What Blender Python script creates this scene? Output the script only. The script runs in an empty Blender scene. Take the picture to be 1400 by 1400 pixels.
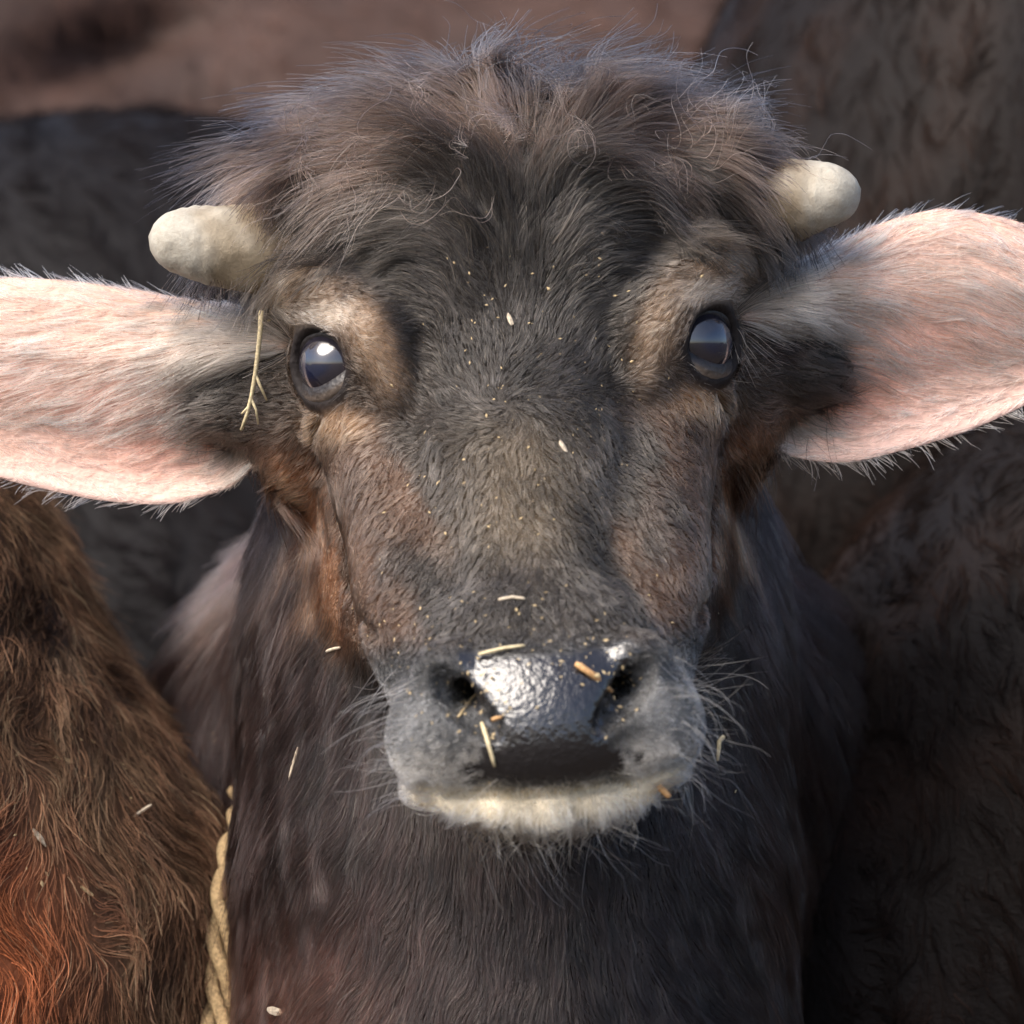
import bpy, math
import numpy as np
from mathutils import Vector, Matrix
from mathutils.bvhtree import BVHTree

NOHAIR = False
rng = np.random.default_rng(7)
C = bpy.context.scene.collection
scene = bpy.context.scene

# ------------------------------------------------------------------ camera, sky, sun, exposure
S = 0.0003          # metres per photograph pixel on the plane through the eyes (y = 0)
D = 2.5             # camera distance from that plane
ZC = 0.92           # camera height
cam_d = bpy.data.cameras.new('camera'); cam = bpy.data.objects.new('camera', cam_d); C.objects.link(cam)
cam.location = (0, -D, ZC); cam.rotation_euler = (math.radians(90), 0, 0)
cam_d.sensor_width = 36; cam_d.lens = 36 * D / (1400 * S)
cam_d.clip_start = 0.05; cam_d.clip_end = 2000
cam_d.dof.use_dof = True; cam_d.dof.focus_distance = D - 0.005; cam_d.dof.aperture_fstop = 8.5
scene.camera = cam

SUN_EL, SUN_AZ = math.radians(47), math.radians(48)      # azimuth: to the left of the camera's back
to_sun = Vector((-math.sin(SUN_AZ) * math.cos(SUN_EL), -math.cos(SUN_AZ) * math.cos(SUN_EL), math.sin(SUN_EL)))
world = bpy.data.worlds.new('World'); scene.world = world; world.use_nodes = True
wn = world.node_tree
sky = wn.nodes.new('ShaderNodeTexSky'); sky.sky_type = 'NISHITA'; sky.sun_disc = False; sky.air_density = 0.8; sky.dust_density = 3.0; sky.ozone_density = 0.6
sky.sun_elevation = SUN_EL; sky.sun_rotation = math.atan2(to_sun.x, to_sun.y)
bg = wn.nodes['Background']; bg.inputs['Strength'].default_value = 0.085
wn.links.new(sky.outputs['Color'], bg.inputs['Color'])
sun_d = bpy.data.lights.new('sun', 'SUN'); sun_d.energy = 1.5; sun_d.angle = math.radians(45); sun_d.color = (1.0, 0.94, 0.86)
sun = bpy.data.objects.new('sun', sun_d); C.objects.link(sun); sun.location = (-3, -3, 6)
sun.rotation_euler = to_sun.to_track_quat('Z', 'Y').to_euler()
scene.view_settings.view_transform = 'Standard'; scene.view_settings.look = 'None'
scene.view_settings.gamma = 1.0; scene.view_settings.use_curve_mapping = False
scene.view_settings.exposure = 1.9
scene.cycles.max_bounces = 5; scene.cycles.transmission_bounces = 4; scene.cycles.adaptive_threshold = 0.02; scene.cycles.transparent_max_bounces = 8
scene.cycles_curves.shape = 'RIBBONS'

# ------------------------------------------------------------------ coordinates
def P(X, Y, W):
    """photo pixel + depth (pixels towards the camera) -> world point"""
    f = (D - np.asarray(W, float) * S) / D
    return np.stack(np.broadcast_arrays((np.asarray(X, float) - 700) * S * f, -np.asarray(W, float) * S, ZC + (700 - np.asarray(Y, float)) * S * f), -1)
def invP(p):
    p = np.asarray(p); f = (D + p[..., 1]) / D
    return 700 + p[..., 0] / (S * f), 700 - (p[..., 2] - ZC) / (S * f), -p[..., 1] / S
ROLL, YAW = math.radians(3.3), math.radians(1.7)
cr, sr, sy = math.cos(ROLL), math.sin(ROLL), math.sin(YAW)
def Himg(u, v, w):
    u2 = u + w * sy
    return 705 + u2 * cr + v * sr, 482 - u2 * sr + v * cr, w
def H(u, v, w):
    return P(*Himg(u, v, w))
def invH(p):
    X, Y, W = invP(p); dx, dy = X - 705, Y - 482
    return dx * cr - dy * sr - W * sy, dx * sr + dy * cr, W
EU = np.array([cr, 0, sr]); EV = np.array([sr, 0, -cr]); EW = np.array([0, -1.0, 0])
def fac(w): return S * (D - w * S) / D

# ------------------------------------------------------------------ signed distance field on a grid -> one smooth mesh
class Field:
    def __init__(self, xs, ys, zs):
        self.ax = [np.asarray(a, np.float32) for a in (xs, ys, zs)]
        self.F = np.full([len(a) for a in self.ax], 1e3, np.float32)
    def _block(self, lo, hi):
        sl = []
        for a, l, h in zip(self.ax, lo, hi):
            i0 = max(0, int(np.searchsorted(a, l)) - 1); i1 = min(len(a), int(np.searchsorted(a, h)) + 1)
            if i1 - i0 < 1: return None
            sl.append(slice(i0, i1))
        g = [self.ax[0][sl[0]][:, None, None], self.ax[1][sl[1]][None, :, None], self.ax[2][sl[2]][None, None, :]]
        return tuple(sl), g
    def _mix(self, sl, d, k, op):
        f = self.F[sl]
        if op == 'add':
            h = np.clip(0.5 + 0.5 * (f - d) / k, 0, 1); self.F[sl] = f * (1 - h) + d * h - k * h * (1 - h)
        else:
            h = np.clip(0.5 - 0.5 * (f + d) / k, 0, 1); self.F[sl] = f * (1 - h) - d * h + k * h * (1 - h)
    def ell(self, c, r, R=None, k=0.01, op='add'):
        c = np.asarray(c, float); r = np.asarray(r, float); R = np.eye(3) if R is None else np.asarray(R)
        m = max(r) + k + 0.012; b = self._block(c - m, c + m)
        if b is None: return
        sl, g = b; dx = [gi - ci for gi, ci in zip(g, c)]
        l = [R[j][0] * dx[0] + R[j][1] * dx[1] + R[j][2] * dx[2] for j in range(3)]
        k0 = np.sqrt(sum((li / ri) ** 2 for li, ri in zip(l, r))); k1 = np.sqrt(sum((li / ri ** 2) ** 2 for li, ri in zip(l, r)))
        self._mix(sl, (k0 * (k0 - 1) / np.maximum(k1, 1e-6)).astype(np.float32), k, op)
    def cone(self, a, b_, ra, rb, k=0.01, op='add'):
        a = np.asarray(a, float); b_ = np.asarray(b_, float); m = max(ra, rb) + k + 0.012
        b = self._block(np.minimum(a, b_) - m, np.maximum(a, b_) + m)
        if b is None: return
        sl, g = b; ba = b_ - a; L = max(float(ba @ ba), 1e-9); dx = [gi - ai for gi, ai in zip(g, a)]
        h = np.clip((dx[0] * ba[0] + dx[1] * ba[1] + dx[2] * ba[2]) / L, 0, 1)
        d = np.sqrt(sum((di - h * bi) ** 2 for di, bi in zip(dx, ba))) - (ra + (rb - ra) * h)
        self._mix(sl, d.astype(np.float32), k, op)
    def chain(self, pts, rad, k=0.01, op='add'):
        for i in range(len(pts) - 1): self.cone(pts[i], pts[i + 1], rad[i], rad[i + 1], k, op)
    def sample(self, p):
        idx, fr = [], []
        for j in range(3):
            a = self.ax[j]; i = np.clip(np.searchsorted(a, p[:, j]) - 1, 0, len(a) - 2)
            idx.append(i); fr.append(np.clip((p[:, j] - a[i]) / (a[i + 1] - a[i]), 0, 1))
        out = 0
        for c in range(8):
            o = [(c >> j) & 1 for j in range(3)]
            wgt = np.ones(len(p))
            for j in range(3): wgt = wgt * (fr[j] if o[j] else 1 - fr[j])
            out = out + wgt * np.minimum(self.F[idx[0] + o[0], idx[1] + o[1], idx[2] + o[2]], 0.05)
        return out
    def mesh(self):
        F = self.F; s = F < 0; nx, ny, nz = F.shape
        cs = np.zeros((nx - 1, ny - 1, nz - 1), np.int8)
        for c in range(8):
            i, j, k = c & 1, (c >> 1) & 1, (c >> 2) & 1
            cs += s[i:nx - 1 + i, j:ny - 1 + j, k:nz - 1 + k]
        I = np.argwhere((cs > 0) & (cs < 8)); M = len(I)
        vid = np.full(cs.shape, -1, np.int32); vid[I[:, 0], I[:, 1], I[:, 2]] = np.arange(M)
        co = [np.array([c & 1, (c >> 1) & 1, (c >> 2) & 1]) for c in range(8)]
        val = np.stack([F[I[:, 0] + o[0], I[:, 1] + o[1], I[:, 2] + o[2]] for o in co], 1)
        pos = [np.stack([self.ax[j][I[:, j] + o[j]] for j in range(3)], 1) for o in co]
        acc = np.zeros((M, 3)); n = np.zeros(M)
        for a in range(8):
            for j in range(3):
                if not (a >> j) & 1:
                    b = a | (1 << j); va, vb = val[:, a], val[:, b]; m = (va < 0) != (vb < 0)
                    t = np.where(m, va / np.where(m, va - vb, 1), 0)[:, None]
                    acc += np.where(m[:, None], pos[a] + (pos[b] - pos[a]) * t, 0); n += m
        V = acc / n[:, None]; Q = []
        for j in range(3):
            sl0 = [slice(None)] * 3; sl1 = [slice(None)] * 3; sl0[j] = slice(0, -1); sl1[j] = slice(1, None)
            e = np.argwhere(s[tuple(sl0)] != s[tuple(sl1)]); a, b = (j + 1) % 3, (j + 2) % 3
            ok = (e[:, a] > 0) & (e[:, b] > 0) & (e[:, a] < F.shape[a] - 1) & (e[:, b] < F.shape[b] - 1); e = e[ok]
            inside = s[e[:, 0], e[:, 1], e[:, 2]]
            def cell(da, db):
                q = e.copy(); q[:, a] -= da; q[:, b] -= db; return vid[q[:, 0], q[:, 1], q[:, 2]]
            q = np.stack([cell(1, 1), cell(0, 1), cell(0, 0), cell(1, 0)], 1)
            q[~inside] = q[~inside][:, ::-1]; Q.append(q)
        return V, np.concatenate(Q)

def smooth(V, Q, n=2, lam=0.5):
    E = np.concatenate([Q[:, [0, 1]], Q[:, [1, 2]], Q[:, [2, 3]], Q[:, [3, 0]]])
    for _ in range(n):
        acc = np.zeros_like(V); cnt = np.zeros(len(V))
        for j in range(3):
            acc[:, j] = np.bincount(E[:, 0], V[E[:, 1], j], len(V)) + np.bincount(E[:, 1], V[E[:, 0], j], len(V))
        cnt = np.bincount(E[:, 0], minlength=len(V)) + np.bincount(E[:, 1], minlength=len(V))
        V = V + lam * (acc / np.maximum(cnt, 1)[:, None] - V)
    return V

# ------------------------------------------------------------------ small helpers
def mesh_obj(name, V, faces, mat, parent=None, smooth_shade=True):
    me = bpy.data.meshes.new(name)
    V = np.asarray(V, np.float32)
    if isinstance(faces, np.ndarray):
        n = faces.shape[1]
        me.vertices.add(len(V)); me.vertices.foreach_set('co', V.ravel())
        me.loops.add(faces.size); me.loops.foreach_set('vertex_index', faces.ravel().astype(np.int32))
        me.polygons.add(len(faces)); me.polygons.foreach_set('loop_start', np.arange(0, faces.size, n, dtype=np.int32))
        me.update(calc_edges=True); me.validate()
    else:
        me.from_pydata([tuple(map(float, v)) for v in V], [], [tuple(int(i) for i in f) for f in faces]); me.update()
    if smooth_shade: me.polygons.foreach_set('use_smooth', [True] * len(me.polygons))
    if mat: me.materials.append(mat)
    o = bpy.data.objects.new(name, me); C.objects.link(o)
    if parent: attach(o, parent)
    return o
def attach(o, parent):
    o.parent = parent; o.matrix_parent_inverse = Matrix.Translation(-parent.location)
def tag(o, label=None, cat=None, group=None, kind=None):
    for k, v in (('label', label), ('category', cat), ('group', group), ('kind', kind)):
        if v: o[k] = v
    return o
def thing(name, label, cat, loc, group=None):
    o = bpy.data.objects.new(name, None); C.objects.link(o); o.location = loc; o.empty_display_size = 0.05
    return tag(o, label, cat, group)
def vattr(o, name, data, kind='FLOAT_COLOR'):
    a = o.data.attributes.new(name, kind, 'POINT')
    if kind == 'FLOAT_COLOR':
        d = np.ones((len(data), 4), np.float32); d[:, :3] = data; a.data.foreach_set('color', d.ravel())
    else: a.data.foreach_set('value', np.asarray(data, np.float32))
def sstep(a, b, x):
    t = np.clip((np.asarray(x, float) - a) / (b - a), 0, 1); return t * t * (3 - 2 * t)

class Noise:
    """smooth coherent vector noise: sums of random plane waves"""
    def __init__(self, scale, n=10, dim=3, seed=0):
        r = np.random.default_rng(seed); k = r.normal(size=(n, 3)); k /= np.linalg.norm(k, axis=1)[:, None]
        self.k = k * (2 * np.pi / scale) * r.uniform(0.6, 1.5, (n, 1)); self.ph = r.uniform(0, 6.28, (dim, n)); self.n = n; self.dim = dim
    def __call__(self, p):
        a = p @ self.k.T
        return np.stack([np.sin(a + ph).sum(1) for ph in self.ph], 1) / math.sqrt(self.n / 2)

# ------------------------------------------------------------------ materials
def new_mat(name):
    m = bpy.data.materials.new(name); m.use_nodes = True; nt = m.node_tree
    return m, nt, nt.nodes['Principled BSDF'], nt.links
def node(nt, kind, **kw):
    n = nt.nodes.new(kind)
    for k, v in kw.items():
        if k in n.inputs: n.inputs[k].default_value = v
        else: setattr(n, k, v)
    return n
def simple(name, col, rough=0.6, bump=0.0, scale=200, var=0.25, spec=0.4):
    m, nt, b, L = new_mat(name)
    tc = node(nt, 'ShaderNodeTexCoord'); nz = node(nt, 'ShaderNodeTexNoise', Scale=scale, Detail=4.0); L.new(tc.outputs['Object'], nz.inputs['Vector'])
    r = node(nt, 'ShaderNodeValToRGB'); L.new(nz.outputs['Fac'], r.inputs['Fac'])
    r.color_ramp.elements[0].position = 0.3; r.color_ramp.elements[1].position = 0.7
    r.color_ramp.elements[0].color = tuple(c * (1 - var) for c in col) + (1,); r.color_ramp.elements[1].color = tuple(min(1, c * (1 + var)) for c in col) + (1,)
    L.new(r.outputs['Color'], b.inputs['Base Color']); b.inputs['Roughness'].default_value = rough; b.inputs['Specular IOR Level'].default_value = spec
    if bump:
        bp = node(nt, 'ShaderNodeBump', Strength=bump, Distance=0.002); L.new(nz.outputs['Fac'], bp.inputs['Height']); L.new(bp.outputs['Normal'], b.inputs['Normal'])
    return m
def hide_mat():
    """bare hide under the coat; the nose pad is wet (attribute 'wet')"""
    m, nt, b, L = new_mat('hide')
    a = node(nt, 'ShaderNodeAttribute', attribute_name='col'); w = node(nt, 'ShaderNodeAttribute', attribute_name='wet')
    tc = node(nt, 'ShaderNodeTexCoord')
    nz = node(nt, 'ShaderNodeTexNoise', Scale=330.0, Detail=4.0); L.new(tc.outputs['Object'], nz.inputs['Vector'])
    vo = node(nt, 'ShaderNodeTexVoronoi', Scale=620.0); L.new(tc.outputs['Object'], vo.inputs['Vector'])
    mx = node(nt, 'ShaderNodeMix', data_type='RGBA', blend_type='MULTIPLY'); mx.inputs[0].default_value = 0.35
    r = node(nt, 'ShaderNodeValToRGB'); r.color_ramp.elements[0].position = 0.3; r.color_ramp.elements[0].color = (0.4, 0.4, 0.4, 1); r.color_ramp.elements[1].position = 0.65
    L.new(nz.outputs['Fac'], r.inputs['Fac']); L.new(a.outputs['Color'], mx.inputs[6]); L.new(r.outputs['Color'], mx.inputs[7]); L.new(mx.outputs[2], b.inputs['Base Color'])
    mr = node(nt, 'ShaderNodeMapRange'); mr.inputs['To Min'].default_value = 0.65; mr.inputs['To Max'].default_value = 0.11
    L.new(w.outputs['Fac'], mr.inputs['Value']); L.new(mr.outputs['Result'], b.inputs['Roughness'])
    ms = node(nt, 'ShaderNodeMapRange'); ms.inputs['To Min'].default_value = 0.15; ms.inputs['To Max'].default_value = 0.6; L.new(w.outputs['Fac'], ms.inputs['Value']); L.new(ms.outputs['Result'], b.inputs['Specular IOR Level'])
    add = node(nt, 'ShaderNodeMath', operation='MULTIPLY_ADD'); L.new(vo.outputs['Distance'], add.inputs[0]); add.inputs[1].default_value = 0.25; L.new(nz.outputs['Fac'], add.inputs[2])
    bp = node(nt, 'ShaderNodeBump', Strength=0.75, Distance=0.0009); L.new(add.outputs[0], bp.inputs['Height']); L.new(bp.outputs['Normal'], b.inputs['Normal'])
    cw = node(nt, 'ShaderNodeMath', operation='MULTIPLY'); L.new(w.outputs['Fac'], cw.inputs[0]); cw.inputs[1].default_value = 0.5; L.new(cw.outputs[0], b.inputs['Coat Weight']); b.inputs['Coat Roughness'].default_value = 0.2; L.new(bp.outputs['Normal'], b.inputs['Coat Normal'])
    return m
def hair_mat(name='coat_hair', rough=0.28, ior=1.40, root=0.55):
    m = bpy.data.materials.new(name); m.use_nodes = True; nt = m.node_tree; L = nt.links
    nt.nodes.remove(nt.nodes['Principled BSDF'])
    h = nt.nodes.new('ShaderNodeBsdfHairPrincipled'); h.parametrization = 'COLOR'
    a = node(nt, 'ShaderNodeAttribute', attribute_name='hcol'); hi = nt.nodes.new('ShaderNodeHairInfo')
    mx = node(nt, 'ShaderNodeMix', data_type='RGBA', blend_type='MULTIPLY'); mx.inputs[0].default_value = 1.0
    r = node(nt, 'ShaderNodeValToRGB'); r.color_ramp.elements[0].color = (root, root, root, 1); r.color_ramp.elements[1].color = (1, 1, 1, 1); r.color_ramp.elements[1].position = 0.7
    L.new(hi.outputs['Intercept'], r.inputs['Fac']); L.new(a.outputs['Color'], mx.inputs[6]); L.new(r.outputs['Color'], mx.inputs[7]); L.new(mx.outputs[2], h.inputs['Color'])
    h.inputs['Roughness'].default_value = rough; h.inputs['Radial Roughness'].default_value = 0.5; h.inputs['Random Roughness'].default_value = 0.3; h.inputs['IOR'].default_value = ior
    L.new(h.outputs['BSDF'], nt.nodes['Material Output'].inputs['Surface'])
    return m
def dull_mat():
    m, nt, b, L = new_mat('dull_coat_hair'); a = node(nt, 'ShaderNodeAttribute', attribute_name='hcol'); L.new(a.outputs['Color'], b.inputs['Base Color'])
    b.inputs['Roughness'].default_value = 0.8; b.inputs['Specular IOR Level'].default_value = 0.05; return m
M_HIDE = hide_mat(); M_HAIR = hair_mat(); M_DULL = dull_mat(); M_POLL = hair_mat('poll_hair_strand', 0.32, 1.3); M_PALEHAIR = hair_mat('pale_hair', 0.35, 1.5, 0.95)
M_STRAW = simple('straw', (0.40, 0.30, 0.16), 0.55, 0.2, 900, 0.35)

# ------------------------------------------------------------------ hair
def tri_sample(V, Q, n, weight=None):
    T = np.concatenate([Q[:, [0, 1, 2]], Q[:, [0, 2, 3]]]) if Q.shape[1] == 4 else Q
    a, b, c = V[T[:, 0]], V[T[:, 1]], V[T[:, 2]]; cx = np.cross(b - a, c - a); ar = np.linalg.norm(cx, axis=1) * 0.5
    w = ar.copy()
    if weight is not None: w = w * weight((a + b + c) / 3, cx / np.maximum(2 * ar, 1e-12)[:, None])
    if n < 0: n = int(w.sum() * -n)
    cdf = np.cumsum(w); i = np.searchsorted(cdf, rng.random(n) * cdf[-1]); i = np.minimum(i, len(T) - 1)
    r1, r2 = np.sqrt(rng.random(n)), rng.random(n)
    w0, w1, w2 = (1 - r1)[:, None], (r1 * (1 - r2))[:, None], (r1 * r2)[:, None]
    return a[i] * w0 + b[i] * w1 + c[i] * w2, T[i], np.concatenate([w0, w1, w2], 1)
def vnormals(V, Q):
    a, b, c, d = (V[Q[:, j]] for j in range(4)); n = np.cross(c - a, d - b); N = np.zeros_like(V)
    for j in range(4):
        for k in range(3): N[:, k] += np.bincount(Q[:, j], n[:, k], len(V))
    return N / np.maximum(np.linalg.norm(N, axis=1), 1e-12)[:, None]
def unit(a): return a / np.maximum(np.linalg.norm(a, axis=-1), 1e-9)[..., None]

def clump_centres(p, size):
    c = np.floor(p / size).astype(np.int64); best = np.full(len(p), 1e9); out = p.copy()
    for i in (-1, 0, 1):
        for j in (-1, 0, 1):
            for k in (-1, 0, 1):
                q = c + np.array([i, j, k]); h = (q[:, 0] * 73856093) ^ (q[:, 1] * 19349663) ^ (q[:, 2] * 83492791)
                jit = np.stack([((h * m) % 1009) / 1009.0 for m in (31, 57, 101)], 1); pt = (q + jit) * size
                d = ((pt - p) ** 2).sum(1); m = d < best; best[m] = d[m]; out[m] = pt[m]
    return out
def grow(name, parent, roots, nrm, flow, length, lift, color, rad, npts=5, clump=0.35, csize=0.006, wig=0.25, wsc=0.012, rand=0.2, field=None, mat=None, droop=0.0, tip_r=0.25, ctint=0.5):
    """hairs that walk along flow(p, n) hugging the hide, clumped and frizzed"""
    n = len(roots)
    if n == 0 or NOHAIR: return None
    nz = Noise(wsc, 10, 3, 3); nz2 = Noise(wsc * 4, 8, 3, 5)
    length = np.broadcast_to(length, (n,)) * rng.uniform(0.65, 1.2, n); lift = np.broadcast_to(lift, (n,)) * rng.uniform(0.5, 1.5, n)
    rv = rng.normal(size=(n, 3)) * rand; rv2 = rng.normal(size=(n, 3)) * rand
    cc = clump_centres(roots, csize); cc = cc - nrm * ((cc - roots) * nrm).sum(1)[:, None]
    pts = np.empty((n, npts, 3)); p = roots - nrm * 0.0006; pts[:, 0] = p; q = p.copy(); step = length / (npts - 1)
    for k in range(1, npts):
        t = k / (npts - 1); d = flow(q, nrm)
        d = d + nz(q) * wig + nz2(q) * wig * 0.8
        d = d - nrm * (d * nrm).sum(1)[:, None]
        d = unit(d) + nrm * (lift * (1.25 - 0.9 * t))[:, None] + rv * (1 - t) + rv2 * t
        d[:, 2] -= droop * t
        q = q + unit(d) * step[:, None]
        if field is not None:
            s = field.sample(q); m = s < 0.0008
            if m.any(): q[m] += nrm[m] * (0.0012 - s[m])[:, None]
        pts[:, k] = q + (cc - roots) * (clump * t ** 1.5)
    hsh = np.sin((clump_centres(roots, csize) * np.array([[911.0, 733.0, 577.0]])).sum(1) * 37.0) * 43758.5453; hsh = hsh - np.floor(hsh)
    color = np.asarray(color) * np.exp((hsh - 0.5) * 1.7 * ctint)[:, None]
    hc = bpy.data.hair_curves.new(name); hc.add_curves([npts] * n)
    hc.attributes['position'].data.foreach_set('vector', pts.astype(np.float32).ravel())
    ra = hc.attributes.new('radius', 'FLOAT', 'POINT'); prof = np.linspace(1, tip_r, npts) ** 0.8
    ra.data.foreach_set('value', ((np.broadcast_to(rad, (n,)) * rng.uniform(0.7, 1.3, n))[:, None] * prof[None]).astype(np.float32).ravel())
    ca = hc.attributes.new('hcol', 'FLOAT_COLOR', 'CURVE'); cd = np.ones((n, 4), np.float32); cd[:, :3] = np.clip(color, 0.002, 0.95); ca.data.foreach_set('color', cd.ravel())
    hc.materials.append(mat or M_HAIR)
    o = bpy.data.objects.new(name, hc); C.objects.link(o); attach(o, parent); o['kind'] = 'stuff'
    return o
def vary(col, amt=0.3, pale=0.06, palec=(0.30, 0.24, 0.17)):
    n = len(col); c = col * np.exp(rng.normal(size=(n, 1)) * amt); m = rng.random(n) < pale
    c[m] = c[m] * 0.4 + np.array(palec) * 0.6 * rng.uniform(0.5, 1.2, (m.sum(), 1)); return c

# ------------------------------------------------------------------ the ground
def ground_mat():
    m, nt, b, L = new_mat('muddy_ground'); tc = node(nt, 'ShaderNodeTexCoord')
    nz = node(nt, 'ShaderNodeTexNoise', Scale=2.5, Detail=9.0, Roughness=0.65); L.new(tc.outputs['Object'], nz.inputs['Vector'])
    r = node(nt, 'ShaderNodeValToRGB'); r.color_ramp.elements[0].position = 0.35; r.color_ramp.elements[0].color = (0.018, 0.013, 0.009, 1); r.color_ramp.elements[1].position = 0.7; r.color_ramp.elements[1].color = (0.075, 0.052, 0.034, 1)
    L.new(nz.outputs['Fac'], r.inputs['Fac']); L.new(r.outputs['Color'], b.inputs['Base Color']); b.inputs['Roughness'].default_value = 0.9
    bp = node(nt, 'ShaderNodeBump', Strength=0.7, Distance=0.05); L.new(nz.outputs['Fac'], bp.inputs['Height']); L.new(bp.outputs['Normal'], b.inputs['Normal']); return m
g = mesh_obj('ground', [(-600, -600, 0), (600, -600, 0), (600, 600, 0), (-600, 600, 0)], [(0, 1, 2, 3)], ground_mat(), smooth_shade=False); g['kind'] = 'structure'

# ================================================================== THE CALF
calf = thing('buffalo_calf', 'dark grey brown buffalo calf with stubby pale horns facing forward, straw on its nose', 'buffalo', (0, 0.25, 0))

h_ = 0.0019
def axis(lo, a, b, hi, coarse):
    return np.concatenate([np.arange(lo, a - coarse * 0.5, coarse), np.arange(a, b, h_), np.arange(b + coarse * 0.5, hi, coarse)])
fld = Field(axis(-0.30, -0.150, 0.150, 0.30, 0.012), axis(-0.155, -0.150, 0.075, 1.20, 0.012), axis(-0.02, 0.735, 1.065, 1.10, 0.012))
def ru(pitch):   # local axes for a head ellipsoid pitched about u: second axis runs down the face and towards the camera
    c, s = math.cos(pitch), math.sin(pitch); return np.stack([EU, EV * c + EW * s, EW * c - EV * s])
def hell(u, v, w, ru_, rv_, rw_, k=20, pitch=0.0, op='add', R=None):
    f = fac(w); fld.ell(H(u, v, w), np.array([ru_, rv_, rw_]) * f, ru(pitch) if R is None else R, k * S, op)
def hcone(a, b, ra, rb, k=20, op='add'):
    fld.cone(H(*a), H(*b), ra * fac(a[2]), rb * fac(b[2]), k * S, op)
def icone(a, b, ra, rb, k=60):
    fld.cone(P(*a), P(*b), ra * fac(a[2]), rb * fac(b[2]), k * S)

# torso, neck, legs (photo pixels, depth towards the camera)
icone((690, 1260, -900), (670, 1200, -2600), 450, 540, 100)
icone((690, 1180, -700), (690, 1250, -1000), 400, 450, 200)
icone((705, 420, -360), (705, 800, -370), 240, 320, 80)
icone((705, 800, -370), (705, 1150, -330), 320, 372, 80)
icone((705, 980, -310), (705, 1500, -260), 345, 395, 80)
icone((705, 850, -380), (690, 1050, -1000), 320, 400, 150)
for sx in (-1, 1):
    icone((705 + sx * 205, 1010, -830), (705 + sx * 190, 1400, -850), 295, 260, 120)     # shoulder
    for (yy, zz, bend) in ((0.30, 0.62, -0.02), (0.86, 0.62, 0.06)):
        fld.chain([(sx * 0.10, yy, zz), (sx * 0.105, yy + bend, 0.36), (sx * 0.105, yy + (0.01 if bend < 0 else 0.02), 0.08), (sx * 0.105, yy - 0.02, 0.02)], [0.085, 0.042, 0.03, 0.04], 0.03)
fld.chain([(0, 1.01, 0.78), (0.01, 1.05, 0.62), (0.01, 1.05, 0.38)], [0.03, 0.018, 0.014], 0.02)
# head
hcone((-238, -188, -110), (238, -188, -110), 122, 122, 30)
hell(0, -100, -70, 275, 245, 175, 40)
hell(0, -40, -180, 330, 300, 190, 60)
hcone((0, 40, -70), (0, 390, 225), 185, 122, 50)
hell(0, 120, 40, 130, 230, 110, 60, pitch=0.55)
for s in (-1, 1):
    hell(s * 160, 190, -90, 108, 230, 170, 60)                       # masseter
    hcone((s * 185, 260, -150), (s * 90, 520, 190), 82, 76, 50)      # jaw bone
    hell(s * 150, 330, 130, 85, 160, 110, 50, pitch=0.6)             # side of the muzzle bridge
    hcone((s * 188, 110, 0), (s * 136, 440, 245), 74, 72, 40)        # flat side of the face
    hcone((s * 290, 10, -140), (s * 385, 40, -135), 75, 62, 30)      # root of the ear
    hell(s * 285, 40, -150, 90, 160, 120, 40)                        # temple and ear base
    hell(s * 205, -10, -5, 92, 105, 85, 40)                          # orbit
    hcone((s * 312, -100, -45), (s * 258, -108, 12), 42, 42, 40)     # brow
    hcone((s * 258, -108, 12), (s * 190, -30, 54), 42, 36, 45)
    hcone((s * 190, -30, 54), (s * 168, 45, 70), 34, 20, 40)
    hcone((s * 200, 110, 45), (s * 262, 92, 0), 36, 30, 30)          # lower orbit
    hcone((s * 330, -170, -90), (s * 250, -180, -90), 62, 80, 20)    # horn root
# muzzle
hell(0, 485, 318, 200, 128, 112, 35)
hell(0, 392, 285, 150, 85, 85, 35)
hell(0, 480, 384, 124, 88, 62, 24, pitch=0.5)
hell(0, 545, 396, 108, 58, 50, 50)
for s in (-1, 1):
    hell(s * 132, 520, 352, 84, 84, 78, 22)
    hell(s * 128, 430, 372, 46, 40, 42, 16)                          # outer nostril wing
lip = [(-178, 588, 305, 22), (-120, 603, 352, 31), (-60, 615, 374, 34), (0, 620, 382, 36), (60, 615, 374, 34), (115, 600, 352, 31), (172, 580, 305, 22)]
for a, b in zip(lip[:-1], lip[1:]): hcone(a[:3], b[:3], a[3], b[3], 14)
hell(0, 605, 262, 135, 62, 100, 30)                                  # chin
hcone((0, 560, 190), (0, 300, -120), 110, 170, 40)
def surf_w(u, v, lo=150, hi=540):
    ws = np.arange(hi, lo, -2.0); d = fld.sample(np.stack([H(u, v, q) for q in ws])); i = np.argmax(d < 0)
    return float(ws[i])
# mouth slit
mouth = [(-205, 578), (-170, 588), (-110, 597), (-50, 602), (0, 603), (50, 602), (110, 595), (160, 580), (200, 560)]
mouth = [(a, b, surf_w(a, b) - 4) for a, b in mouth]
for a, b in zip(mouth[:-1], mouth[1:]): hcone(a, b, 8 + 6 * (abs(a[0]) > 150), 8 + 6 * (abs(b[0]) > 150), 5, 'sub')
# groove between the face and the jaw
for s in (-1, 1):
    gp = [(s * 280, 75), (s * 270, 140), (s * 258, 220), (s * 244, 300), (s * 222, 380)]
    gp = [(a, b, surf_w(a, b, -300, 300)) for a, b in gp]
    for a, b in zip(gp[:-1], gp[1:]): hcone(a, b, 13, 13, 16, 'sub')
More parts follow.
